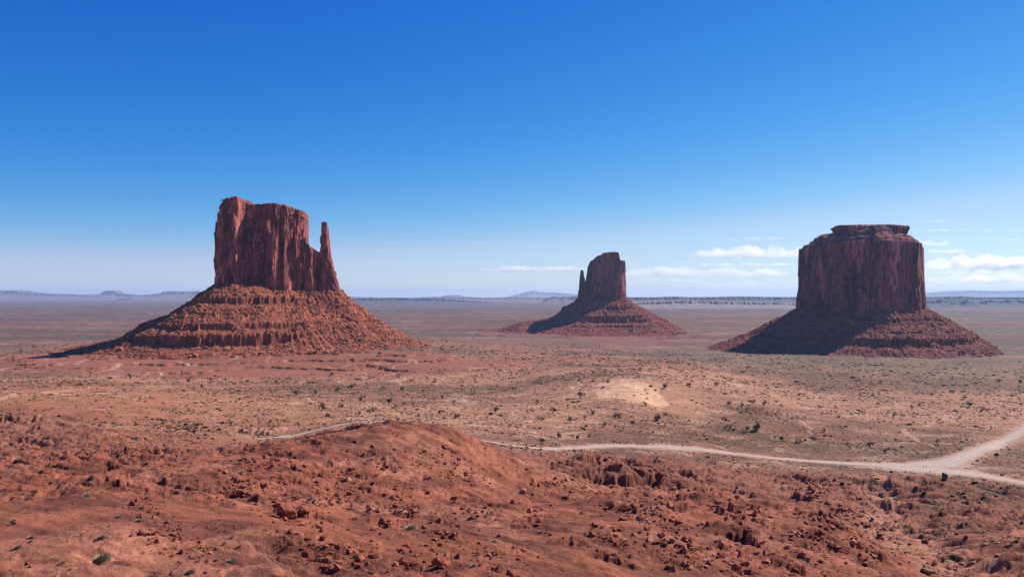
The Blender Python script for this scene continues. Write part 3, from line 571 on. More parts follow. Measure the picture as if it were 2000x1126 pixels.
# ------------------------------------------------------------------ left butte (mitten with the spire on its right)
def west_butte():
    C = 1800.0; YW = lambda p: C+np.interp(p, [400, 428, 659, 700], [-84, -74, 44, 60])     # the wall runs from near left to far right
    PX = lambda p: (np.asarray(p, float)-1000)/F*YW(p); PZ = lambda p, q: (HZ-np.asarray(q, float))/F*YW(p)
    def prof_x(pts): a = np.array(pts, float); return PX(a[:, 0]), PZ(a[:, 0], a[:, 1])
    def edge(pts, Z): x, z = prof_x(pts); o_ = np.argsort(z); return np.interp(Z, z[o_], x[o_])
    root = empty('butte', (float(PX(545)), C, -90.0))
    tag(root, 'tall red sandstone butte at left with a thin spire standing free on its right', 'butte', 'sandstone buttes')
    tx, tz = prof_x([(424, 440), (430, 420), (434, 405), (441, 396), (455, 389), (472, 388), (484, 397), (490, 401), (503, 400), (530, 399), (558, 402), (575, 408), (586, 411), (592, 418), (594, 440), (596, 474), (601, 479), (612, 487), (622, 492), (630, 500)])
    wx_, wy_ = PX(np.arange(400, 701, 4.0)), YW(np.arange(400, 701, 4.0))
    fx = PX(np.array([425, 436, 455, 474, 480, 490, 505, 522, 531, 548, 556, 564, 576, 584, 594, 598, 610, 618, 628]))
    fy = np.array([-14, -34, -44, -44, -20, -10, -14, -20, -40, -36, -22, -30, -10, -16, -8, -18, -20, -8, -8])*1.0
    def body(X, Y, Z):
        wy = np.interp(X, wx_, wy_)
        side = np.maximum(edge([(432, 556), (430, 540), (427.5, 500), (427.5, 455), (430, 430), (436, 400)], Z)-X, X-PX(629)); fl = flutes(X, Y, Z, 1.0, 0.85, 3)
        back = np.interp(X, PX(np.array([430, 590, 600, 628])), [60, 50, 26, 16])
        capb = sstep(155, 190, Z)*0.9*np.sign(gn3(X/80, Y/80, Z/4.5, 8))
        d = np.maximum(side+np.maximum(fl, -1.6), np.maximum(wy+np.interp(X, fx, fy)+sstep(-20, 200, Z)*6-Y, Y-wy-back)+fl)-1.5-capb; return np.maximum(d, Z-np.interp(X, tx, tz)-1.6*np.round(2.2*gn3(X/13, Y/13, Z/90, 12)))
    tower('rock_tower', root, cliff_w, body, (PX(415)-12, PX(640), C-150, C+100, 0, 232), 1.4)
    def spire(X, Y, Z):
        yc = np.interp(X, wx_, wy_)+4
        L_ = edge([(626, 574), (627, 500), (628, 455), (628.3, 443), (629.3, 440), (629.3, 432)], Z)
        R_ = edge([(661, 572), (659, 560), (653, 540), (647, 512), (643, 500), (640, 478), (639.3, 446), (637.3, 442), (637.6, 432)], Z)
        hy = np.interp(Z, [10, 70, 150], [19, 12, 7.5])
        d = np.maximum(np.maximum(L_-X, X-R_), np.abs(Y-yc)-hy)
        return np.maximum(d+flutes(X, Y, Z, 0.45, 0.36, 31)-0.9, Z-PZ(633, 433))
    tower('spire', root, cliff_w, spire, (PX(618), PX(672), C-10, C+80, -4, 182), 1.1)
    def pp(p, dy): return (float(PX(p)), float(YW(p))+dy)
    poly = [pp(431, -12), pp(438, -38), pp(474, -44), pp(530, -28), pp(560, -26), pp(628, -10), pp(661, -14), pp(661, 18), pp(600, 26), pp(590, 50), pp(431, 60)]
    prof = {'l': [(-30, 36), (0, 30), (36, 7), (40, 3), (54, -8), (94, -31), (98, -36), (151, -54), (180, -71), (186, -78), (260, -98), (330, -112), (460, -150)],
            'r': [(-30, 20), (0, 14), (40, -25), (74, -54), (126, -77), (166, -100), (172, -104), (189, -110), (270, -130), (400, -170)],
            'f': [(-30, 30), (0, 24), (40, -2), (106, -54), (140, -80), (160, -98), (205, -119), (320, -160)]}
    cx = float(PX(545))
    o, G = talus('debris_slope', root, tal_m, poly, (cx, C-10), prof, (cx-560, cx+480, C-390, C+270), 1.6/Q, TW, 200, beds=[(9, 4, 211, -.15), (-4, 13, 221, -.9), (-57, 12, 231, -.5), (-79, 20, 241, -.7)], bx1=float(PX(660)))
    rubble(root, G, poly, cx, 12000, 5, 0.7, 6.5, (cx-330, cx+340, C-300, C+60), -118, rub_m)
# ------------------------------------------------------------------ middle butte (spire on its left)
def east_butte():
    C = 4000.0; s = C/F; PX = lambda p: (p-1000)*s; PZ = lambda q: (HZ-q)*s
    root = empty('butte', (PX(1180), C, -150.0))
    tag(root, 'smallest and farthest butte in the middle with a short thumb spire on its left', 'butte', 'sandstone buttes')
    top = lambda x: np.interp(x, *zip(*[(PX(a), PZ(b)) for a, b in ((1141, 562), (1144, 553), (1147, 540), (1149, 522), (1155, 509), (1163, 504.5), (1166, 500), (1174, 499), (1178, 494), (1204, 493), (1207.5, 501), (1208, 508), (1218, 510), (1221, 516), (1224, 530))]))
    def body(X, Y, Z):
        xr = PX(np.interp(Z, [PZ(600), PZ(580), PZ(540), PZ(512)], [1226, 1224, 1222.5, 1220]))
        xl = PX(np.interp(Z, [PZ(600), PZ(578), PZ(550), PZ(500)], [1128, 1134, 1143, 1143]))
        fr = np.interp(X, [PX(1130), PX(1150), PX(1210), PX(1216), PX(1224)], [-30, -62, -66, -50, -20])
        fl = flutes(X, Y, Z, 2.4, 0.5, 51); d = np.maximum(np.maximum(xl-X, X-xr)+np.maximum(fl, -2.5), np.maximum(C+fr-Y, Y-C-60)+fl)
        return np.maximum(d-1.5, Z-top(X)-1.6*gn3(X/20, Y/20, Z/90, 12))
    tower('rock_tower', root, cliff_e, body, (PX(1120), PX(1236), C-100, C+90, PZ(610), PZ(486)), 2.6)
    def thumb(X, Y, Z):
        L_ = PX(np.interp(Z, [PZ(600), PZ(580), PZ(555), PZ(533), PZ(527)], [1127, 1130, 1131.5, 1133.3, 1134]))
        R_ = PX(np.interp(Z, [PZ(600), PZ(575), PZ(556), PZ(549), PZ(540), PZ(533), PZ(527)], [1152, 1150, 1148, 1141.5, 1139.7, 1139.3, 1137.5]))
        d = np.maximum(np.maximum(L_-X, X-R_), np.abs(Y-C+6)-14)
        return np.maximum(d+flutes(X, Y, Z, 1.0, 0.28, 61)-1.2, Z-PZ(527))
    tower('spire', root, cliff_e, thumb, (PX(1120), PX(1156), C-40, C+30, PZ(606), PZ(520)), 1.9)
    poly = [(PX(1131), C-26), (PX(1150), C-60), (PX(1214), C-62), (PX(1224), C-20), (PX(1224), C+55), (PX(1140), C+55)]
    prof = {'l': [(-40, 6), (0, -4), (22, -18), (24, -26), (64, -48), (80, -58), (84, -70), (115, -94), (152, -107), (190, -116), (280, -126), (420, -170)],
            'r': [(-40, 6), (0, -6), (30, -35), (68, -57), (145, -96), (221, -136), (275, -170), (300, -188), (420, -240)],
            'f': [(-40, 4), (0, -8), (60, -48), (63, -58), (130, -92), (134, -108), (190, -135), (240, -150), (300, -170), (420, -200)]}
    o, G = talus('debris_slope', root, tal_m2, poly, (PX(1178), C), prof, (PX(1178)-620, PX(1178)+520, C-460, C+380), 3.6/Q, TM, 300, 1.4, beds=[(-60, 8, 311, -.15), (-112, 15, 321, -.3), (-138, 8, 331, -.1)])
    rubble(root, G, poly, float(PX(1178)), 9000, 6, 1.6, 8.0, (PX(1178)-200, PX(1178)+420, C-330, C+40), -185, rub_m, 330)
# ------------------------------------------------------------------ right butte (broad, capped)
def right_butte():
    C = 2560.0; s = C/F; PX = lambda p: (p-1000)*s; PZ = lambda q: (HZ-q)*s
    root = empty('butte', (PX(1690), C, -120.0))
    tag(root, 'broad flat-capped butte at right without any spire, bare cliff above a dark debris slope', 'butte', 'sandstone buttes')
    def plan(k): return [(PX(1571), C-10), (PX(1583), C-52), (PX(1640), C-96), (PX(1688), C-118), (PX(1735), C-92), (PX(1768), C-74), (PX(1790), C-36), (PX(1806), C+4), (PX(1803), C+80), (PX(1750), C+120), (PX(1620), C+110), (PX(1574), C+60)]
    capP = [(PX(1628), C-22), (PX(1650), C-52), (PX(1745), C-52), (PX(1768), C-20), (PX(1762), C+50), (PX(1640), C+55)]
    def body(X, Y, Z):
        p2 = poly_sd(X[:, :, 0], Y[:, :, 0], plan(0))[:, :, None]; cp = poly_sd(X[:, :, 0], Y[:, :, 0], capP)[:, :, None]
        grow = np.interp(Z, [PZ(600), PZ(560), PZ(500), PZ(484)], [9, 4, 0, -1])
        rimz = PZ(np.interp(X, [PX(1572), PX(1598), PX(1601), PX(1660), PX(1790), PX(1806)], [484, 484, 479, 472, 476, 492]))
        fl = flutes(X, Y, Z, 2.3, 0.62, 71); ew = sstep(150, 176, np.abs(X-(PX(1571)+PX(1806))/2)); fl = lerp(fl, np.maximum(fl, -2.5), ew)
        wall = np.maximum(p2-grow+fl, Z-rimz)
        sl = np.clip(-p2-3, 0, None)
        hz = np.interp(sl, [0, 6, 8, 24, 27, 44, 60], [0, 3, 9, 15, 22, 28, 33])+rimz
        hz = hz+3.0*fbm2(X[:, :, 0]/18, Y[:, :, 0]/18, 3, 72)[:, :, None]
        hz = hz+26*np.exp(-((X-PX(1700))/46)**2)*np.exp(-((Y-(C-58))/30)**2)*sstep(2, 20, sl)
        mid = np.maximum(p2+6, (Z-np.minimum(hz, PZ(444)))*0.8)
        cap = np.maximum(cp+fl*0.45+np.clip(PZ(446)-Z, 0, 30)*0.22+1.5*np.clip(Z-PZ(444), 0, 9)**1.2*0.5, np.maximum(Z-PZ(441)-0*X-2.0*gn3(X/60, Y/60, Z*0, 73), PZ(460)-Z))
        return np.minimum(np.minimum(wall, mid), cap)
    tower('rock_tower', root, cliff_m, body, (PX(1556), PX(1820), C-145, C+145, PZ(625), PZ(432)), 1.9)
    poly = plan(0)
    prof = {'l': [(-40, -20), (0, -36), (40, -57), (100, -88), (152, -117), (200, -138), (270, -163), (330, -178), (450, -210)],
            'r': [(-40, -22), (0, -36), (44, -61), (93, -90), (142, -121), (190, -155), (212, -176), (250, -205), (450, -260)],
            'f': [(-40, -18), (0, -36), (50, -66), (54, -76), (100, -98), (150, -120), (154, -134), (190, -152), (220, -166), (300, -190), (400, -215)]}
    o, G = talus('debris_slope', root, tal_m2, poly, (PX(1690), C), prof, (PX(1690)-640, PX(1690)+640, C-480, C+440), 2.6/Q, TM, 400, 1.2, beds=[(-84, 8, 411, -.15), (-104, 5, 421, -.1), (-131, 14, 431, -.3)])
    rubble(root, G, poly, float(PX(1690)), 18000, 7, 1.0, 6.5, (PX(1690)-330, PX(1690)+400, C-370, C+60), -176, rub_m, 300)
west_butte(); right_butte(); east_butte()
# ------------------------------------------------------------------ far mesas, hills and mountains on the skyline
hill_m = mat_plain('far_rock', (0.19, 0.10, 0.085), 0.95, 0.25, 0.002)
pale_m = mat_plain('far_sandstone', (0.26, 0.17, 0.145), 0.95, 0.2, 0.001)
def range_mesh(name, d, prof, depth, mat, seed, rough, zb=-215, step=2.0, tagd=None):
    """mesa or range at depth d: crest profile (photo column,row) swept back over a real depth with a cliff and a talus foot"""
    d = d*1.55 if tagd and d > 12000 else d; depth = depth*1.3
    s = d/F; p = np.arange(prof[0][0], prof[-1][0]+step, step); top = (HZ-np.interp(p, *zip(*prof)))*s
    top = top+rough*s*0.6*fbm2(p/9, p*0+seed, 4, seed); X0 = (p-1000)*s
    rows = []   # (y offset, fraction of the height)
    cs = (np.abs(gn2(p/23, p*0+3.3, seed+2))*0.10+np.abs(gn2(p/6.1, p*0+7.3, seed+3))*0.03)*depth*(0.35 if not tagd else 1)
    for fy, fz in ((-0.50, 0.0), (-0.38, 0.18), (-0.26, 0.42), (-0.16, 0.66), (-0.13, 0.70), (-0.105, 0.97), (-0.09, 1.0), (0.1, 1.0), (0.3, 0.99), (0.34, 0.7), (0.5, 0.0)):
        yy = d+fy*depth+cs*(1-abs(fy)*1.2)*(1 if fy < 0 else -1)+depth*0.03*gn2(p/4, p*0+fy*30, seed+4)
        zz_ = zb+(top-zb)*fz+(rough*s*0.5*gn2(p/3, p*0+fy*9, seed+6) if 0 < fz < 0.9 else 0)
        rows.append(np.stack([X0*yy/d if False else X0, yy, zz_], 1))
    V = np.concatenate(rows); Fq = grid_faces(len(rows), len(p))
    me = mesh_from(name, V, Fq, mat, False); o = link(name, me)
    if tagd: tag(o, *tagd)
    else: tag(o, kind='structure')
    return o
MG = 'mesas on the skyline'
range_mesh('mesa', 24000, [(-160, 584), (-120, 569), (0, 567), (30, 567), (62, 572), (90, 573), (180, 576), (240, 583)], 2600, hill_m, 1, 1.0, tagd=('long low pale blue mesa on the skyline at the left edge', 'mesa', MG))
range_mesh('mesa', 25500, [(150, 584), (175, 575), (198, 574), (205, 569), (208, 567.5), (224, 567.5), (232, 573), (275, 576), (310, 584)], 1500, hill_m, 2, 0.6, tagd=('small flat-topped blue mesa standing alone between two longer mesas', 'mesa', MG))
range_mesh('mesa', 22500, [(262, 586), (290, 575), (315, 573), (328, 569), (335, 568.5), (400, 568.5), (440, 569), (500, 569), (560, 572), (700, 580), (760, 584)], 3000, hill_m, 3, 1.0, tagd=('long blue mesa with gullied cliffs running behind the left butte', 'mesa', MG))
range_mesh('mesa', 31000, [(838, 584), (862, 579), (873, 576.5), (895, 576), (905, 578.5), (950, 582)], 2500, hill_m, 4, 0.4, tagd=('small faint dome-like mesa alone on the skyline between left and middle butte', 'mesa', MG))
range_mesh('mesa', 15000, [(1058, 590), (1068, 581), (1082, 579), (1095, 580), (1100, 578), (1110, 579.5), (1125, 578), (1140, 580), (1180, 588)], 900, hill_m, 5, 1.6, tagd=('jagged dark blue mesa just left of the middle butte', 'mesa', MG))
range_mesh('mountain', 38000, [(985, 584), (1005, 575), (1025, 571), (1040, 567.5), (1052, 570), (1080, 571), (1110, 573), (1150, 577), (1220, 584)], 6000, hill_m, 6, 0.6, tagd=('faint pale blue mountain on the skyline left of the middle butte', 'mountain', 'far mountains'))
range_mesh('mountain', 36000, [(1700, 584), (1800, 573), (1850, 570), (1890, 567), (1940, 568), (2000, 567), (2100, 566), (2250, 580)], 6000, hill_m, 7, 0.6, tagd=('pale blue mountain range on the skyline right of the broad butte', 'mountain', 'far mountains'))
dark_m = mat_plain('far_dark_rock', (0.085, 0.062, 0.072), 0.95, 0.25, 0.002)
range_mesh('hills', 17000, [(1190, 588), (1225, 580), (1300, 580), (1318, 578.5), (1340, 580), (1420, 579.5), (1440, 578.5), (1500, 579.5), (1640, 580), (1760, 581), (1810, 580), (1850, 579), (1870, 578), (1890, 580), (2100, 580), (2300, 583)], 2600, dark_m, 8, 0.4)
range_mesh('hills', 13500, [(1780, 602), (1800, 586), (1815, 588), (1830, 583), (1845, 590), (1865, 592), (1882, 583), (1900, 590), (1925, 584), (1940, 589), (1960, 584), (2000, 588), (2040, 584), (2100, 588), (2200, 600)], 1100, dark_m, 9, 1.5)
range_mesh('hills', 12500, [(1180, 600), (1230, 590), (1330, 586), (1420, 589), (1520, 590), (1570, 595), (1640, 600)], 1600, pale_m, 10, 0.25)
range_mesh('hills', 27000, [(560, 585), (690, 580), (800, 581), (850, 579.5), (960, 581), (1000, 579.5), (1060, 581), (1240, 580), (1300, 585)], 2500, hill_m, 11, 0.4)
range_mesh('hills', 19000, [(640, 590), (700, 582.5), (780, 581.5), (860, 583), (960, 590)], 1500, dark_m, 12, 0.5)
# ------------------------------------------------------------------ haze
def build_haze():
    m = bpy.data.materials.new('haze_air'); m.use_nodes = True; nt = m.node_tree; nt.nodes.clear()
    out = nt.nodes.new('ShaderNodeOutputMaterial'); v = nt.nodes.new('ShaderNodeVolumePrincipled')
    v.inputs['Color'].default_value = (0.46, 0.68, 1.0, 1); v.inputs['Density'].default_value = HAZE_D; v.inputs['Anisotropy'].default_value = 0.2
    nt.links.new(v.outputs[0], out.inputs['Volume'])
    x0, x1, y0, y1, z0, z1 = -66000, 66000, -2000, 66000, -330, TOPZ
    V = [(x, y, z) for z in (z0, z1) for y in (y0, y1) for x in (x0, x1)]
    Fq = [(0, 2, 3, 1), (4, 5, 7, 6), (0, 1, 5, 4), (2, 6, 7, 3), (0, 4, 6, 2), (1, 3, 7, 5)]
    tag(link('haze', mesh_from('haze', V, Fq, m)), kind='stuff')
HAZE_D = 1.65e-5
TOPZ = max((o.matrix_world.translation.z if not o.data else max((o.matrix_world @ __import__('mathutils').Vector(c)).z for c in o.bound_box)) for o in bpy.data.objects if o.type == 'MESH' and o.name.startswith(('mountain', 'mesa', 'rock_tower', 'hills')))+60
build_haze()
# ------------------------------------------------------------------ clouds
def build_clouds():
    def cm(name, dens):
        m = bpy.data.materials.new(name); m.use_nodes = True; nt = m.node_tree; nt.nodes.clear()
        out = nt.nodes.new('ShaderNodeOutputMaterial'); v = nt.nodes.new('ShaderNodeVolumePrincipled')
        v.inputs['Color'].default_value = (1, 1, 1, 1); v.inputs['Density'].default_value = dens; v.inputs['Anisotropy'].default_value = 0.55
        nt.links.new(v.outputs[0], out.inputs['Volume']); return m
    mats = {'d': cm('cloud_dense', 0.0024), 'm': cm('cloud_middling', 0.0010), 't': cm('cloud_thin', 0.00035)}
    # photo columns, base row, rise in rows, patchiness, density, label
    L_ = [(1338, 1612, 498, 26, 0.10, 'd', 'long bright white cloud just left of the right butte top, flat below'),
          (1392, 1565, 467, 7, 0.35, 'm', 'thin broken cloud streak above the long bright cloud'),
          (1150, 1600, 536, 22, 0.16, 'm', 'broad white cloud bank between the middle and right buttes'),
          (930, 1180, 527, 12, 0.02, 'd', 'thin white cloud streak tapering off to the left of the middle butte'),
          (1440, 1560, 464, 4, 0.3, 'm', 'short faint cloud dash left of the right butte, above its shoulder'),
          (1350, 1470, 503, 6, 0.3, 'm', 'small ragged cloud trailing under the left tip of the long bright cloud'),
          (1240, 1420, 549, 10, 0.25, 'm', 'low ragged cloud just right of the middle butte'),
          (1820, 1990, 532, 9, 0.2, 'm', 'ragged white cloud strip directly below the heaped cumulus'),
          (1960, 2060, 470, 8, 0.2, 'm', 'small wisp of cloud cut by the right edge'),
          (1335, 1585, 517, 7, 0.30, 'd', 'narrow white cloud line just above the broad cloud bank'),
          (1180, 1610, 561, 16, 0.2, 't', 'pale low cloud layer nearest the horizon between middle and right buttes'),
          (1795, 2080, 520, 32, 0.06, 'd', 'long heaped white cumulus cloud at the right edge'),
          (1776, 1862, 478, 13, 0.2, 'd', 'small white cloud beside the right shoulder of the broad butte'),
          (1800, 1900, 492, 8, 0.3, 'd', 'small low white cloud just above the heaped cumulus'),
          (1770, 1948, 450, 8, 0.32, 'm', 'thin white cloud dashes level with the right butte top'),
          (1735, 1950, 433, 7, 0.55, 'm', 'row of tiny cloud tufts highest in the sky at right'),
          (1790, 2090, 548, 20, 0.14, 'm', 'flat pale cloud sheet under the heaped cumulus'),
          (680, 1125, 569, 9, 0.2, 't', 'faintest low cloud haze on the horizon left of the middle butte')]
    for k, (p0, p1, row, rise, thr, mk, lab) in enumerate(L_):
        el = HZ-row; d = min(2400*F/el, 105000.0); s = d/F; zb = el*s; T = rise*s
        W_ = (p1-p0)*s; Dp = W_*0.13; nx, ny = 360, 60
        xs = np.linspace(-0.5, 0.5, nx); ys = np.linspace(-0.5, 0.5, ny); U, Vv = np.meshgrid(xs, ys, indexing='xy')
        lx = max(20, (p1-p0)/12)*s; X_ = U*W_; Y_ = Vv*Dp
        env = np.clip(1-(np.abs(U)*2)**2.4-(np.abs(Vv)*2)**2.0, 0, 1)**0.6
        lump = 0.45+0.95*fbm2(X_/(lx*1.7)+k*7, Y_/(lx*0.6), 3, 500+k)+0.5*np.abs(gn2(X_/(lx*0.28), Y_/(lx*0.28), 520+k))+0.3*np.abs(gn2(X_/(lx*0.11), Y_/(lx*0.11), 530+k))+0.07*gn2(X_/(lx*0.05), Y_/(lx*0.05), 540+k)
        t = (lump*env-thr-0.14-0.12*(env < 0.02))*1.25; zo = T*0.22*gn2(X_/(lx*1.1), Y_/lx, 560+k); t[0] = t[-1] = -1; t[:, 0] = t[:, -1] = -1
        on = t > 0
        top = zb+T*0.95*(1-np.exp(-1.1*np.clip(t, 0, 3))); bot = zb-T*0.16*np.clip(t, 0, 1)**0.5*(1+0.8*gn2(X_/(lx*0.3), Y_/(lx*0.3), 550+k))
        top = np.where(on, top+T*0.004, zb)+zo; bot = np.where(on, bot-T*0.004, zb)+zo
        idt = np.arange(nx*ny).reshape(ny, nx); rowsq = on[:-1, :-1] | on[1:, :-1] | on[:-1, 1:] | on[1:, 1:]
        jj, ii = np.nonzero(rowsq)
        def q(base, flip):
            f = np.stack([idt[jj, ii], idt[jj, ii+1], idt[jj+1, ii+1], idt[jj+1, ii]], 1); return base+(f[:, ::-1] if flip else f)
        # upper and lower skins share the rim vertices so each puff is one closed body
        lower = np.where(on, idt+nx*ny, idt)
        fl = np.stack([lower[jj, ii], lower[jj+1, ii], lower[jj+1, ii+1], lower[jj, ii+1]], 1)
        cx = ((p0+p1)/2-1000)*s
        V = np.concatenate([np.stack([X_.ravel(), Y_.ravel(), top.ravel()-zb], 1), np.stack([X_.ravel(), Y_.ravel(), bot.ravel()-zb], 1)])
        Fc = np.concatenate([q(0, False), fl]); used = np.unique(Fc); mp = np.full(len(V), -1); mp[used] = np.arange(len(used))
        o = link('cloud', mesh_from('cloud', V[used], mp[Fc], mats[mk], True), None, (cx, d, zb)); tag(o, lab, 'cloud', 'clouds low in the sky')
build_clouds()
# ------------------------------------------------------------------ loose rock on the badlands
rs1 = np.random.default_rng(77)
rock_red = mat_rock('rock_red', (0.34, 0.105, 0.060), 0.3, 1.6)
rock_pale = mat_rock('rock_pinkish', (0.46, 0.19, 0.12), 0.3, 1.2)
rock_dark = mat_rock('rock_dark', (0.15, 0.085, 0.08), 0.3, 1.6)
def place_rocks():
    C_ = [(500, 905, 60, 34, 90, 5, 13), (480, 955, 70, 26, 90, 6, 15), (600, 1000, 55, 36, 60, 8, 20), (645, 960, 60, 26, 60, 6, 16), (330, 1038, 60, 26, 70, 5, 15), (370, 1068, 70, 30, 90, 5, 15), (290, 990, 34, 20, 36, 6, 16), (430, 1015, 30, 20, 20, 4, 10),
          (655, 1085, 60, 34, 60, 8, 22), (560, 1050, 40, 20, 26, 6, 16), (745, 900, 60, 24, 60, 4, 10), (790, 990, 80, 34, 80, 6, 18), (690, 928, 50, 16, 40, 5, 14), (860, 890, 66, 20, 70, 3, 9), (905, 930, 66, 26, 80, 4, 11), (940, 1000, 40, 20, 40, 5, 12),
          (1045, 1003, 40, 34, 36, 6, 16), (860, 1052, 110, 30, 90, 5, 15), (790, 1100, 60, 20, 26, 8, 24), (1190, 1050, 56, 34, 60, 6, 18), (1295, 1035, 60, 60, 150, 6, 16), (1250, 990, 50, 20, 50, 5, 12), (1400, 1090, 80, 34, 100, 6, 16), (1380, 950, 70, 22, 60, 3, 9), (1120, 950, 60, 26, 70, 4, 10),
          (1580, 955, 50, 30, 90, 4, 12), (1640, 1010, 66, 60, 150, 4, 11), (1570, 1070, 80, 40, 100, 5, 14), (1180, 900, 44, 16, 40, 3, 9), (30, 880, 50, 18, 60, 3, 8), (160, 885, 36, 10, 30, 4, 9), (250, 880, 50, 12, 60, 3, 8), (350, 905, 40, 14, 30, 4, 10), (1700, 1075, 60, 40, 60, 4, 12), (1850, 1110, 60, 20, 30, 6, 14),
          (1310, 930, 40, 30, 50, 3, 9), (1470, 1010, 60, 30, 50, 4, 12), (70, 1030, 90, 50, 30, 3, 9), (980, 1090, 70, 30, 50, 5, 14), (560, 900, 60, 30, 60, 4, 11)]
    rows = []
    for cx, cy, sx, sy, n_, a, b in C_:
        n_ = int(n_*1.6)
        t = rs1.normal(size=(n_, 2))*0.62; q = 0.35*t[:, 0:1]      # clusters trail down to the right
        P_ = np.concatenate([cx+t[:, 0:1]*sx+18*t[:, 1:2]*0.3, cy+t[:, 1:2]*sy+q*sy*0.8], 1)
        sz = a*0.6*(b*1.25/(a*0.6))**(rs1.uniform(0, 1, n_)**1.9)
        for (px, py), w in zip(P_, sz):
            if 0 < py < 1180 and py > 825: rows.append((px, py, w))
    out = []
    for px, py, w in rows:
        x, y, z = hit(px, py); out.append((x, y, z, w*0.5/F*y, px, py))
    # scattered stones everywhere on the red ground, more under the ledges
    n_ = 26000; a = rs1.uniform(-0.60, 0.60, n_); r = np.exp(rs1.uniform(math.log(38), math.log(520), n_)); x = r*np.sin(a); y = r*np.cos(a)
    _, p, bad = masks(x, y); z = gz(x, y); e = 1.5+r*0.004
    slope = np.maximum(np.abs(gz(x+e, y)-gz(x-e, y)), np.abs(gz(x, y+e)-gz(x, y-e)))/(2*e)
    keep = (bad > 0.5) & (fbm2(x/14, y/14, 3, 601)+np.minimum(slope, 1.2)*1.8-0.5*sstep(-0.12, 0.22, fbm2(x/48, y/48, 2, 91)) > rs1.uniform(-0.1, 0.9, n_)) & (road_dist(x, y) > 2) & (((x-pw(1790, 470))/44)**2+((y-466)/24)**2 > 0.9)
    x, y, z, r, p = x[keep], y[keep], z[keep], r[keep], p[keep]
    sz = (0.7+4.6*rs1.power(0.5, len(x))**2.4)*0.55/F*r*(0.8+0.6*np.minimum(slope[keep], 1.2))
    small = [(x[i], y[i], z[i], max(0.05, sz[i]), p[i], HZ-F*z[i]/y[i]) for i in range(len(x))]
    allr = out+small
    order = sorted(range(len(out)), key=lambda i: -out[i][3]/out[i][1])
    vis = [i for i in order if 4 < out[i][4] < 1996 and out[i][5] < 1120][:285]
    big = set(vis); protos = {}
    for k, i in enumerate(vis):
        x, y, z, s, px, py = out[i]
        reg = ('at far left below the dark mounds' if px < 230 else 'in the rubble left of the overhanging block' if px < 520 else 'in the rubble around and below the overhanging block' if px < 730 and py > 940 else
               'on the slope under the ridge crest' if py < 945 and px < 1000 else 'along the broken ledges at the centre of the foreground' if px < 1120 else 'in the block field between the ridge and the wash' if px < 1480 else 'in the pale rubble beside the wash at right')
        mat = rock_pale if (px > 1230 and rs1.uniform() < 0.55) or rs1.uniform() < 0.12 else rock_red
        key = (k % 10, mat.name)
        if key not in protos:
            V, Fc = ROCKS_HI[k % 10]; protos[key] = mesh_from('boulder', V, None, mat, False, None, Fc)
        o = link('boulder', protos[key], None, (x, y, z+s*0.18)); o.scale = (s, s*rs1.uniform(0.75, 1.15), s*rs1.uniform(0.7, 1.15)); o.rotation_euler = (rs1.uniform(-0.35, 0.35), rs1.uniform(-0.35, 0.35), rs1.uniform(0, 6.28))
        tag(o, ('pinkish' if mat is rock_pale else 'red')+' angular boulder '+reg, 'boulder', 'boulders '+reg)
    rest = [out[i] for i in range(len(out)) if i not in big]
    for nm, sel, mt, lab in (('rubble', [t for t in rest if t[4] < 1230 or t[0] % 1 < 0.45], rock_red, 'small red stones lying under the ledges'), ('rubble', [t for t in rest if not (t[4] < 1230 or t[0] % 1 < 0.45)], rock_pale, 'small pinkish stones on the slope left of the wash'), ('gravel', small, rock_red, 'scattered small stones all over the red ground')):
        A_ = np.array(sel); V, Fc = scatter_mesh([ROCKS_MD, ROCKS_LO][nm == 'gravel'], np.stack([A_[:, 0], A_[:, 1], A_[:, 2]+A_[:, 3]*0.15], 1), A_[:, 3], rs1.uniform(0, 6.28, len(A_)))
        o = link(nm, mesh_from(nm, V, None, mt, False, None, Fc)); tag(o, lab, 'stones', None, 'stuff')
place_rocks()
def big_block(px, py, w, hgt, dpt, rot, label, mat, seed, lift=0.3):
    x, y, z = hit(px, py); k = y/F; V, Fc = rock_shape(seed, ico(4), 12, 1.0, 0.06)
    V = V*np.array([w*k/2, dpt*k/2, hgt*k/2]); V += 0.06*w*k*np.stack([gn3(V[:, 0]/(w*k*.2), V[:, 1]/(w*k*.2), V[:, 2]/(w*k*.1), seed+j) for j in (1, 2, 3)], 1)
    o = link('boulder', mesh_from('boulder', V, None, mat, False, None, Fc), None, (x, y, z+hgt*k*lift)); o.rotation_euler = (0, 0.12, rot); tag(o, label, 'boulder', 'large single blocks'); return o
big_block(560, 1012, 62, 38, 50, 0.3, 'large rounded overhanging red block with a black hollow beneath, biggest in the foreground', rock_red, 901, 0.42)
big_block(592, 1006, 30, 22, 26, -0.4, 'rounded red block leaning on the right side of the large overhanging block', rock_red, 902, 0.45)
big_block(28, 1022, 17, 13, 14, 0.2, 'dark purplish block by itself near the left edge of the picture', rock_dark, 903)
big_block(860, 1108, 44, 26, 30, 0.1, 'low blocky red ledge rock at the bottom edge, centre', rock_red, 904)
big_block(728, 1118, 20, 16, 16, 0.8, 'round red boulder alone on bare slickrock at the bottom edge', rock_red, 905)
big_block(60, 1108, 9, 7, 8, 0.5, 'small red stone alone on the sand at the bottom left', rock_red, 906)
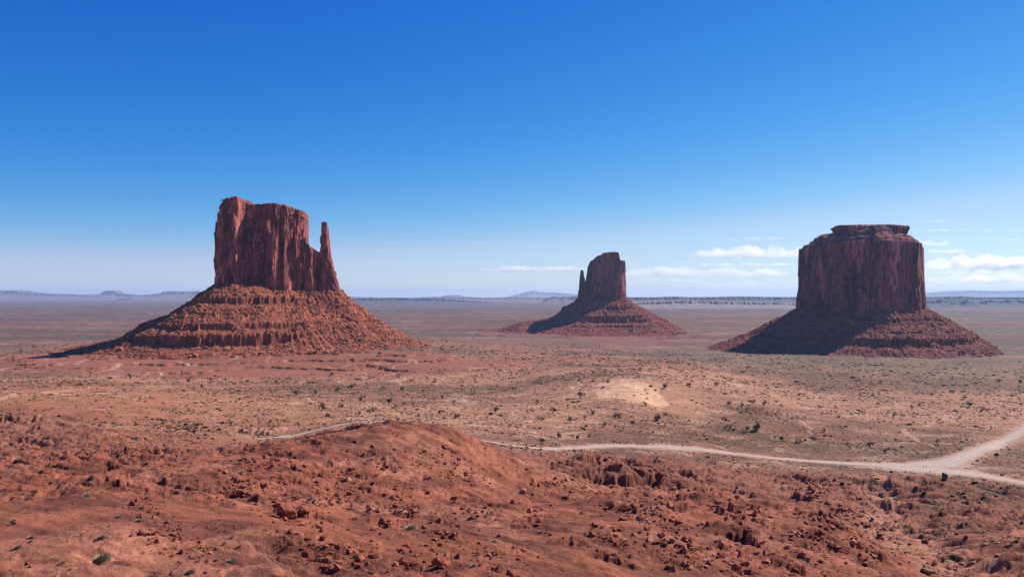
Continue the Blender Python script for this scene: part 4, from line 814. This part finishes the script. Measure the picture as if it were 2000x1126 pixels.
# ------------------------------------------------------------------ plants
sage_m = mat_leaf('sage_leaf', (0.26, 0.225, 0.145), (0.42, 0.36, 0.25)); straw_m = mat_leaf('dry_grass', (0.22, 0.14, 0.075), (0.34, 0.24, 0.13))
jun_m = mat_leaf('juniper_leaf', (0.030, 0.036, 0.018), (0.065, 0.068, 0.032), 1.5); twig_m = mat_plain('dry_wood', (0.10, 0.065, 0.05), 0.9, 0.3, 8)
brown_m = mat_leaf('brown_scrub', (0.115, 0.062, 0.036), (0.20, 0.112, 0.064), 1.0)
def blades(seed, n_, lean, wdt, up=0.75):
    r = np.random.default_rng(seed); th = r.uniform(0, 6.28, n_); el = r.uniform(lean, 1.45, n_); ln = r.uniform(0.55, 1.0, n_); b = r.normal(size=(n_, 2))*0.16
    D = np.stack([np.cos(th)*np.cos(el), np.sin(th)*np.cos(el), np.sin(el)*up], 1); S_ = np.stack([-np.sin(th), np.cos(th), r.uniform(-.5, .5, n_)], 1)*wdt
    B = np.stack([b[:, 0], b[:, 1], np.zeros(n_)], 1); st = r.uniform(0.25, 0.5, n_)[:, None]
    V = np.stack([B+D*ln[:, None]*st, B+D*ln[:, None]*(st+0.3)+S_, B+D*ln[:, None], B+D*ln[:, None]*(st+0.3)-S_], 1).reshape(-1, 3); return V, np.arange(n_*4).reshape(-1, 4)
def stems(seed, n_, w):
    r = np.random.default_rng(seed); V = []; Fc = []
    for k in range(n_):
        th = r.uniform(0, 6.28); el = r.uniform(0.3, 1.4); e = np.array([math.cos(th)*math.cos(el), math.sin(th)*math.cos(el), math.sin(el)*0.7])*r.uniform(.4, .7); a = np.array([r.normal()*.05, r.normal()*.05, -.05]); i = len(V)
        for q in range(3): V.append(a+w*np.array([math.cos(q*2.1), math.sin(q*2.1), 0]))
        V.append(a+e)
        for q in range(3): Fc.append((i+q, i+(q+1) % 3, i+3))
    return np.array(V), np.array(Fc)
def crown(seed, n_, leaf):
    """foliage of a small juniper: leaf sprays spread through several uneven clumps"""
    r = np.random.default_rng(seed); k = 6; cc = np.stack([r.normal(size=k)*0.42, r.normal(size=k)*0.42, r.uniform(0.45, 1.25, k)], 1); cr = r.uniform(0.28, 0.5, k)
    w = r.integers(0, k, n_); d = r.normal(size=(n_, 3)); d /= np.linalg.norm(d, axis=1)[:, None]; P_ = cc[w]+d*cr[w][:, None]*r.uniform(0.5, 1.05, n_)[:, None]
    a = r.normal(size=(n_, 3)); a /= np.linalg.norm(a, axis=1)[:, None]; b = np.cross(a, d+0.3); b /= np.linalg.norm(b, axis=1)[:, None]; l = leaf*r.uniform(.6, 1.3, n_)[:, None]
    V = np.stack([P_-a*l, P_+b*l*.6, P_+a*l, P_-b*l*.6], 1).reshape(-1, 3); return V, np.arange(n_*4).reshape(-1, 4)
def trunk(seed):
    r = np.random.default_rng(seed); V = []; Fc = []
    def limb(p, q, ra, rb):
        i = len(V); d = np.array(q)-np.array(p)
        for c, rad in ((p, ra), (q, rb)):
            for t in range(5): V.append(np.array(c)+rad*np.array([math.cos(t*1.257), math.sin(t*1.257), 0]))
        for t in range(5): Fc.append((i+t, i+(t+1) % 5, i+5+(t+1) % 5, i+5+t))
    limb((0, 0, -.15), (0.05, 0.02, .5), .09, .06)
    for k in range(4): a = r.uniform(0, 6.28); limb((0.04, 0.02, .3+.05*k), (math.cos(a)*.4, math.sin(a)*.4, .75+.1*k), .045, .02)
    return np.array(V), np.array(Fc)
def tree_set():
    out = []
    for i in range(5):
        V, Fc = crown(700+i, 420, 0.085); TV, TF = trunk(720+i); out.append((mesh_from('crown', V, Fc, jun_m), mesh_from('trunk', TV, TF, twig_m)))
    return out
TREES = tree_set()
SAGES = [mesh_from('foliage', *blades(740+i, 620, 0.05, 0.035), sage_m) for i in range(4)]
SHRUBS = [mesh_from('foliage', *blades(745+i, 420, 0.05, 0.05), brown_m) for i in range(4)]
STRAWS = [mesh_from('foliage', *blades(750+i, 300, 0.3, 0.02, 0.9), straw_m) for i in range(3)]
STEMS = [(lambda VF: mesh_from('stems', VF[0], None, twig_m, False, None, VF[1]))(stems(760+i, 26, 0.02)) for i in range(3)]
def tree(px, py, w, label, group, k):
    x, y, z = hit(px, py); s = w/F*y/1.7
    t = empty('juniper_tree', (x, y, z)); t.scale = (s, s, s*rs1.uniform(.8, 1.05)); t.rotation_euler = (0, 0, rs1.uniform(0, 6.28)); tag(t, label, 'tree', group)
    c, tr = TREES[k % 5]; link('crown', c, t); link('trunk', tr, t)
def bush(px, py, w, label, group, k, kind='sage', pos=None):
    x, y, z = pos or hit(px, py); s = w/F*y/1.9
    t = empty('small_bush' if pos else 'sage_bush' if kind == 'sage' else 'grass_tuft', (x, y, z)); t.scale = (s, s, s); t.rotation_euler = (0, 0, rs1.uniform(0, 6.28)); tag(t, label, 'bush' if kind == 'sage' else 'grass tuft', group)
    link('foliage', (SHRUBS if pos else SAGES)[k % 4] if kind == 'sage' else STRAWS[k % 3], t); link('stems', STEMS[k % 3], t)
JL = """216 739 9;255 737 9;150 751 7;368 743 10;412 742 8;395 754 8;439 742 8;459 749 7;540 745 7;578 769 11;616 766 10;511 771 7;482 775 6;657 762 9;687 756 9;649 731 9;628 798 15;667 793 9;641 811 9;467 781 8;271 748 7
703 781 11;711 774 9;686 756 8;659 762 8;784 759 10;759 785 14;723 801 15;864 775 7;886 785 7;816 811 8;860 806 12;895 812 13;867 816 7;967 803 14;1049 784 8;1080 802 14;1058 817 13;1187 745 9;1133 773 13;1297 755 14;1258 789 11;1208 811 16;1236 825 10;1115 821 14;1157 805 12;1127 856 13;1343 751 8;668 793 8;701 809 9
1398 751 9;1346 752 8;1425 787 11;1450 790 10;1472 786 9;1494 787 9;1415 821 12;1419 834 13;1478 836 22;1458 840 12;1585 856 16;1528 858 12;1557 862 12;1781 795 8;1950 745 9;1991 745 10;1747 811 8;1926 799 12;1894 789 12;1862 1088 20;1890 983 13;1700 870 13;1730 880 11;1655 866 9;1180 830 12;1090 850 14;1060 862 14;1140 838 10;1610 840 8;1830 862 9;1600 795 7;1680 770 7;1560 770 7;1820 770 7;1880 765 7;1720 745 7;1620 735 6;1330 725 6;1250 722 6;1100 735 6;1000 745 6;930 735 6"""
def plants():
    k = 0
    for ln in JL.splitlines():
        for it in ln.split(';'):
            px, py, w = map(float, it.split())
            reg = ('left of the gravel ridge road' if px < 560 else 'on the sandy flat behind the ridge road' if px < 960 else 'around the pale sand dune' if px < 1360 else 'on the flat above the straight gravel road' if px < 1640 else 'toward the right edge beyond the road')
            if (px, py) == (1478, 836): lab = 'largest dark green juniper on the flat above the straight gravel road'
            elif (px, py) == (1862, 1088): lab = 'dark green juniper beside the shaded bank of the wash at lower right'
            elif (px, py) == (1890, 983): lab = 'round green shrub on the dark mound below the road junction'
            else: lab = 'dark green juniper '+reg
            tree(px, py+w*0.3, w*1.15, lab, 'junipers '+reg, k); k += 1
    x, y, z = hit(1284, 812)
    tree(1284, 822, 22, 'two-storeyed dark juniper on the front slope of the pale dune', 'junipers around the pale sand dune', 3)
    S_ = [(200, 1095, 40, 'largest grey-green sage bush, on bare red sand near the bottom left'), (232, 1010, 16, 'grey sage bush on red ground above the dead branching shrub'), (62, 1050, 15, 'low dark sage bush between the dark block and the bottom left corner'), (198, 1052, 22, 'pale grey sage bush just right of the dead branching shrub'), (36, 1070, 20, 'wide flat sage bush at the far left edge'),
          (805, 1032, 27, 'round grey-green sage bush on slickrock at the bottom centre'), (605, 975, 15, 'grey-green sage bush growing just above the overhanging block'), (965, 1058, 15, 'small grey sage bush on the centre slope, upper one of two'), (970, 1083, 14, 'small grey sage bush on the centre slope, lower one of two'), (372, 1118, 24, 'olive sage bush at the bottom edge left of centre'),
          (170, 970, 22, 'pale straggling sage bush under the dark hollow'), (925, 1105, 14, 'dark green sage bush beside the ledge rock at bottom centre'), (450, 1098, 24, 'olive sage bush among red stones below the rubble'), (470, 925, 18, 'grey sage bush within the rubble near the ridge crest'), (272, 1017, 15, 'bluish grey sage bush left of the rock pile'),
          (1135, 1000, 10, 'dark sage bush alone on the slope above the block field'), (1740, 1035, 12, 'dark sage bush at the left bank of the wash'), (1985, 1058, 18, 'sage bush at the right edge on the grey slope'), (1975, 1064, 12, 'small sage bush beside another at the right edge')]
    for j, (px, py, w, lab) in enumerate(S_): bush(px, py, w, lab, 'sage bushes in the foreground', j)
    for j, (px, py, w, lab) in enumerate([(453, 1050, 14, 'yellow dry grass tuft left of centre, right of the rock pile'), (438, 1062, 14, 'pale dry grass tuft just below another tuft'), (558, 1068, 17, 'straw coloured grass tuft on pale slickrock near bottom centre'), (601, 1100, 12, 'yellowish grass tuft near a pile of rounded rocks'), (122, 1100, 18, 'dry grass tuft near the bottom left corner'), (213, 1028, 10, 'small dry grass tuft left of the rock pile'), (137, 1112, 10, 'small dry tuft at the bottom edge left'), (340, 1010, 12, 'dry tuft above the left rock pile'), (510, 1008, 10, 'dry tuft left of the overhanging block')]): bush(px, py, w, lab, 'dry grass tufts in the foreground', j, 'straw')
    rr = np.random.default_rng(515)
    for j in range(46):
        px = rr.uniform(20, 1180); py = rr.uniform(960, 1115)
        if abs(px-575) < 60 and abs(py-1005) < 40: continue
        kd = 'sage' if rr.uniform() < 0.55 else 'straw'; side = 'on the bare red ground at the lower left' if px < 420 else 'among the red stones at the lower centre left' if px < 800 else 'on the red slope right of the bottom centre'
        bush(px, py, rr.uniform(5, 11), ('tiny grey-green sage bush ' if kd == 'sage' else 'tiny pale dry grass tuft ')+side, ('tiny sage bushes ' if kd == 'sage' else 'tiny grass tufts ')+side, j, kd)
    # medium scrub one can still pick out, then the scrub nobody could count
    n_ = 165000; a = rs1.uniform(-0.60, 0.60, n_); r = np.exp(rs1.uniform(math.log(120), math.log(3000), n_)); x = r*np.sin(a); y = r*np.cos(a); _, p, bad = masks(x, y)
    den = (1-bad)*sstep(250, 400, r)*(0.62+1.0*fbm2(x/110, y/170, 3, 651)+0.9*fbm2(x/22, y/34, 2, 655))*sstep(3000, 1500, r)
    den = np.maximum(den, bad*sstep(1520, 1760, p)*sstep(110, 200, r)*0.42)
    den = np.maximum(den, bad*sstep(180, 260, r)*0.05)
    dn = sstep(1.15, 0.8, ((x-pw(1226, 795))/37)**2+((y-795)/70)**2+0.45*fbm2(x/14, y/22, 3, 141)); den = den*(1-0.85*dn)*(road_dist(x, y) > 1.5)
    q = ((x-pw(480, 1700))/600)**2+((y-1500)/230)**2; den = den*sstep(0.5, 1.2, q)
    keep = den > rs1.uniform(0, 1, n_); x, y, r, p = x[keep], y[keep], r[keep], p[keep]; z = gz(x, y)
    sz = (0.30+0.8*rs1.power(0.6, len(x))**2.5)*np.clip(r/700, 0.75, 2.6)*np.where(r < 330, 0.5, 1.0); row = HZ-F*z/y
    sz = sz*np.exp(rs1.normal(size=len(sz))*0.32)
    big = np.argsort(-np.where((p > 5) & (p < 1995) & (r < 700) & (r > 230), sz/r, 0))[:150]
    for j, i in enumerate(big):
        reg = 'on the sand beyond the gravel road' if row[i] < 870 or p[i] < 1500 else 'on the grey slope below the road junction' if row[i] > 925 else 'beside the road junction'
        bush(0, 0, sz[i]*2.0*F/y[i], 'small brown-green bush '+reg, 'small bushes '+reg, j, 'sage', (float(x[i]), float(y[i]), float(z[i])))
    m = np.ones(len(x), bool); m[big] = False; x, y, z, sz, r = x[m], y[m], z[m], sz[m], r[m]
    def tuft(seed, base):
        V, Fc = base; rr = np.random.default_rng(seed); V = V*(1+rr.uniform(-.42, .42, len(V)))[:, None]; V = V*np.array([1, .9, .5]); return V, Fc
    pick = rs1.uniform(size=len(x)); pale_ = pick < 0.28
    for sel, base, nm in (((r < 520) & ~pale_, ICO2, 'scrub'), ((r >= 520) & ~pale_, ICO1, 'scrub'), (pale_, ICO1, 'dry_grass')):
        V, Fc = scatter_mesh([tuft(800+i, base) for i in range(6)], np.stack([x[sel], y[sel], z[sel]+sz[sel]*0.25], 1), sz[sel], rs1.uniform(0, 6.28, sel.sum()))
        o = link(nm, mesh_from(nm, V, None, straw_m if nm == 'dry_grass' else brown_m, False, None, Fc)); tag(o, ('pale dry grass clumps between the scrub on the ' if nm == 'dry_grass' else 'low brown scrub dotting the ')+('slopes near the road' if base is ICO2 else 'sandy plain below the buttes'), 'scrub', None, 'stuff')
plants()
def dead_shrub():
    x, y, z = hit(157, 1046); k = y/F; V = []; Fc = []
    def limb(p, q, ra, rb):
        i = len(V); p = np.array(p, float); q = np.array(q, float); d = (q-p)/np.linalg.norm(q-p); u = np.cross(d, (0.3, 1, 0.1)); u /= np.linalg.norm(u); v = np.cross(d, u)
        for c, rad in ((p, ra), (q, rb)):
            for t in range(6): V.append(c+rad*(u*math.cos(t*1.047)+v*math.sin(t*1.047)))
        for t in range(6): Fc.append((i+t, i+(t+1) % 6, i+6+(t+1) % 6, i+6+t))
    def chain(pts, r0):
        for a, b in zip(pts[:-1], pts[1:]): limb(a, b, r0, r0*.72); r0 *= .74
    c = lambda a, b, y_=0: (a*k, y_*k, b*k)
    chain([c(0, -1), c(1, 2), c(5, 5, 1), c(12, 8, 2), c(14, 12, 2), c(17, 14, 3)], 1.0*k); chain([c(1, 2), c(-1, 6, -1), c(-3, 9, 0), c(-7, 14, 0)], .7*k); chain([c(-1, 6), c(1, 9, 1), c(0, 13, 1)], .5*k)
    chain([c(1, 2), c(3, 6, -2), c(6, 8, -3)], .6*k); chain([c(0, 0), c(-6, 1, -2), c(-14, 0, -3)], .6*k); chain([c(12, 8, 2), c(15, 9, 0), c(19, 10, 0)], .35*k)
    o = link('dead_shrub', mesh_from('dead_shrub', np.array(V), np.array(Fc), twig_m), None, (x, y, z)); tag(o, 'leafless dead shrub with forked dark branches on red sand at left', 'dead shrub')
dead_shrub()
# ------------------------------------------------------------------ roadside things
def box_mesh(name, parts, mat):
    V = []; Fc = []
    for (x0, x1, y0, y1, z0, z1) in parts:
        i = len(V); V += [(x, y, z) for z in (z0, z1) for y in (y0, y1) for x in (x0, x1)]
        Fc += [tuple(i+j for j in f) for f in ((0, 2, 3, 1), (4, 5, 7, 6), (0, 1, 5, 4), (2, 6, 7, 3), (0, 4, 6, 2), (1, 3, 7, 5))]
    me = mesh_from(name, np.array(V, float), np.array(Fc), mat); return me
def roadside():
    dk = mat_plain('dark_panel', (0.03, 0.028, 0.03), 0.6, 0.2, 2); dr = mat_plain('door_panel', (0.055, 0.045, 0.045), 0.6, 0.2, 2); wood = mat_plain('post_wood', (0.09, 0.06, 0.045), 0.9, 0.3, 3); wh = mat_plain('white_paint', (0.7, 0.68, 0.64), 0.6, 0.1, 2)
    x, y, z = hit(1845, 935); t = empty('cabin', (x, y, z)); t.rotation_euler = (0, 0, 0.3); t.scale = (1.12,)*3
    tag(t, 'small dark upright cabin at the near edge of the gravel junction', 'cabin')
    link('wall', box_mesh('wall', [(-.6, -.55, -.6, .6, 0, 2.1), (.55, .6, -.6, .6, 0, 2.1), (-.55, .55, .55, .6, 0, 2.1), (-.55, -.42, -.6, -.55, 0, 2.1), (.42, .55, -.6, -.55, 0, 2.1), (-.42, .42, -.6, -.55, 1.95, 2.1)], dk), t)
    link('door', box_mesh('door', [(-.417, .417, -.585, -.555, .03, 1.945)], dr), t)
    V = np.array([(-.7, -.7, 2.1), (.7, -.7, 2.1), (.7, .7, 2.1), (-.7, .7, 2.1), (-.35, -.35, 2.38), (.35, -.35, 2.38), (.35, .35, 2.38), (-.35, .35, 2.38)]); link('roof', mesh_from('roof', V, np.array([(0, 3, 2, 1), (4, 5, 6, 7), (0, 1, 5, 4), (1, 2, 6, 5), (2, 3, 7, 6), (3, 0, 4, 7)]), dk), t)
    pm = box_mesh('post', [(-.09, .09, -.09, .09, -.3, 1.5), (-.11, .11, -.11, .11, 1.5, 1.56)], wood)
    for px, py, lab in ((1803, 913, 'left one of two short dark posts standing together in the gravel junction'), (1809, 913, 'right one of two short dark posts standing together in the gravel junction'), (1121, 877, 'thin dark post at the near edge of the gravel road under the dune')):
        x, y, z = hit(px, py); tag(link('post', pm, None, (x, y, z)), lab, 'post', 'roadside posts')
    x, y, z = hit(1817, 922); tag(link('marker_post', box_mesh('marker_post', [(-.22, .22, -.08, .08, 0, 1.2), (-.12, .12, -.06, .06, 1.2, 1.35)], wh), None, (x, y, z)), 'small white marker standing in the gravel junction', 'marker', 'roadside posts')
    for px in (1191, 1197, 1205, 1212, 1222, 1233):
        x, y, z = hit(px, 868); tag(link('post', pm, None, (x, y, z)), 'thin dark post in the row on the far side of the road bend', 'post', 'row of posts at the road bend')
    sm = mesh_from('stone', ROCKS_MD[0][0], None, rock_dark, False, None, ROCKS_MD[0][1])
    for (pa, qa, pb, qb, n_, lab, g, s0) in ((1640, 905, 1762, 903, 30, 'dark stone in the dotted line edging the far side of the gravel junction', 'stones lining the junction', .38), (580, 858, 755, 828, 40, 'dark stone in the row edging the ridge road', 'stones lining the ridge road', .42)):
        for i in range(n_):
            f = (i+.2*rs1.uniform(-1, 1))/(n_-1); x, y, z = hit(pa+(pb-pa)*f, qa+(qb-qa)*f+(-3.0*math.sin(f*3.14) if n_ == 40 else 0)); o = link('stone', sm, None, (x, y, z+.1)); s = s0*rs1.uniform(.7, 1.2); o.scale = (s, s, s); o.rotation_euler = (0, 0, rs1.uniform(0, 6)); tag(o, lab, 'stone', g)
roadside()
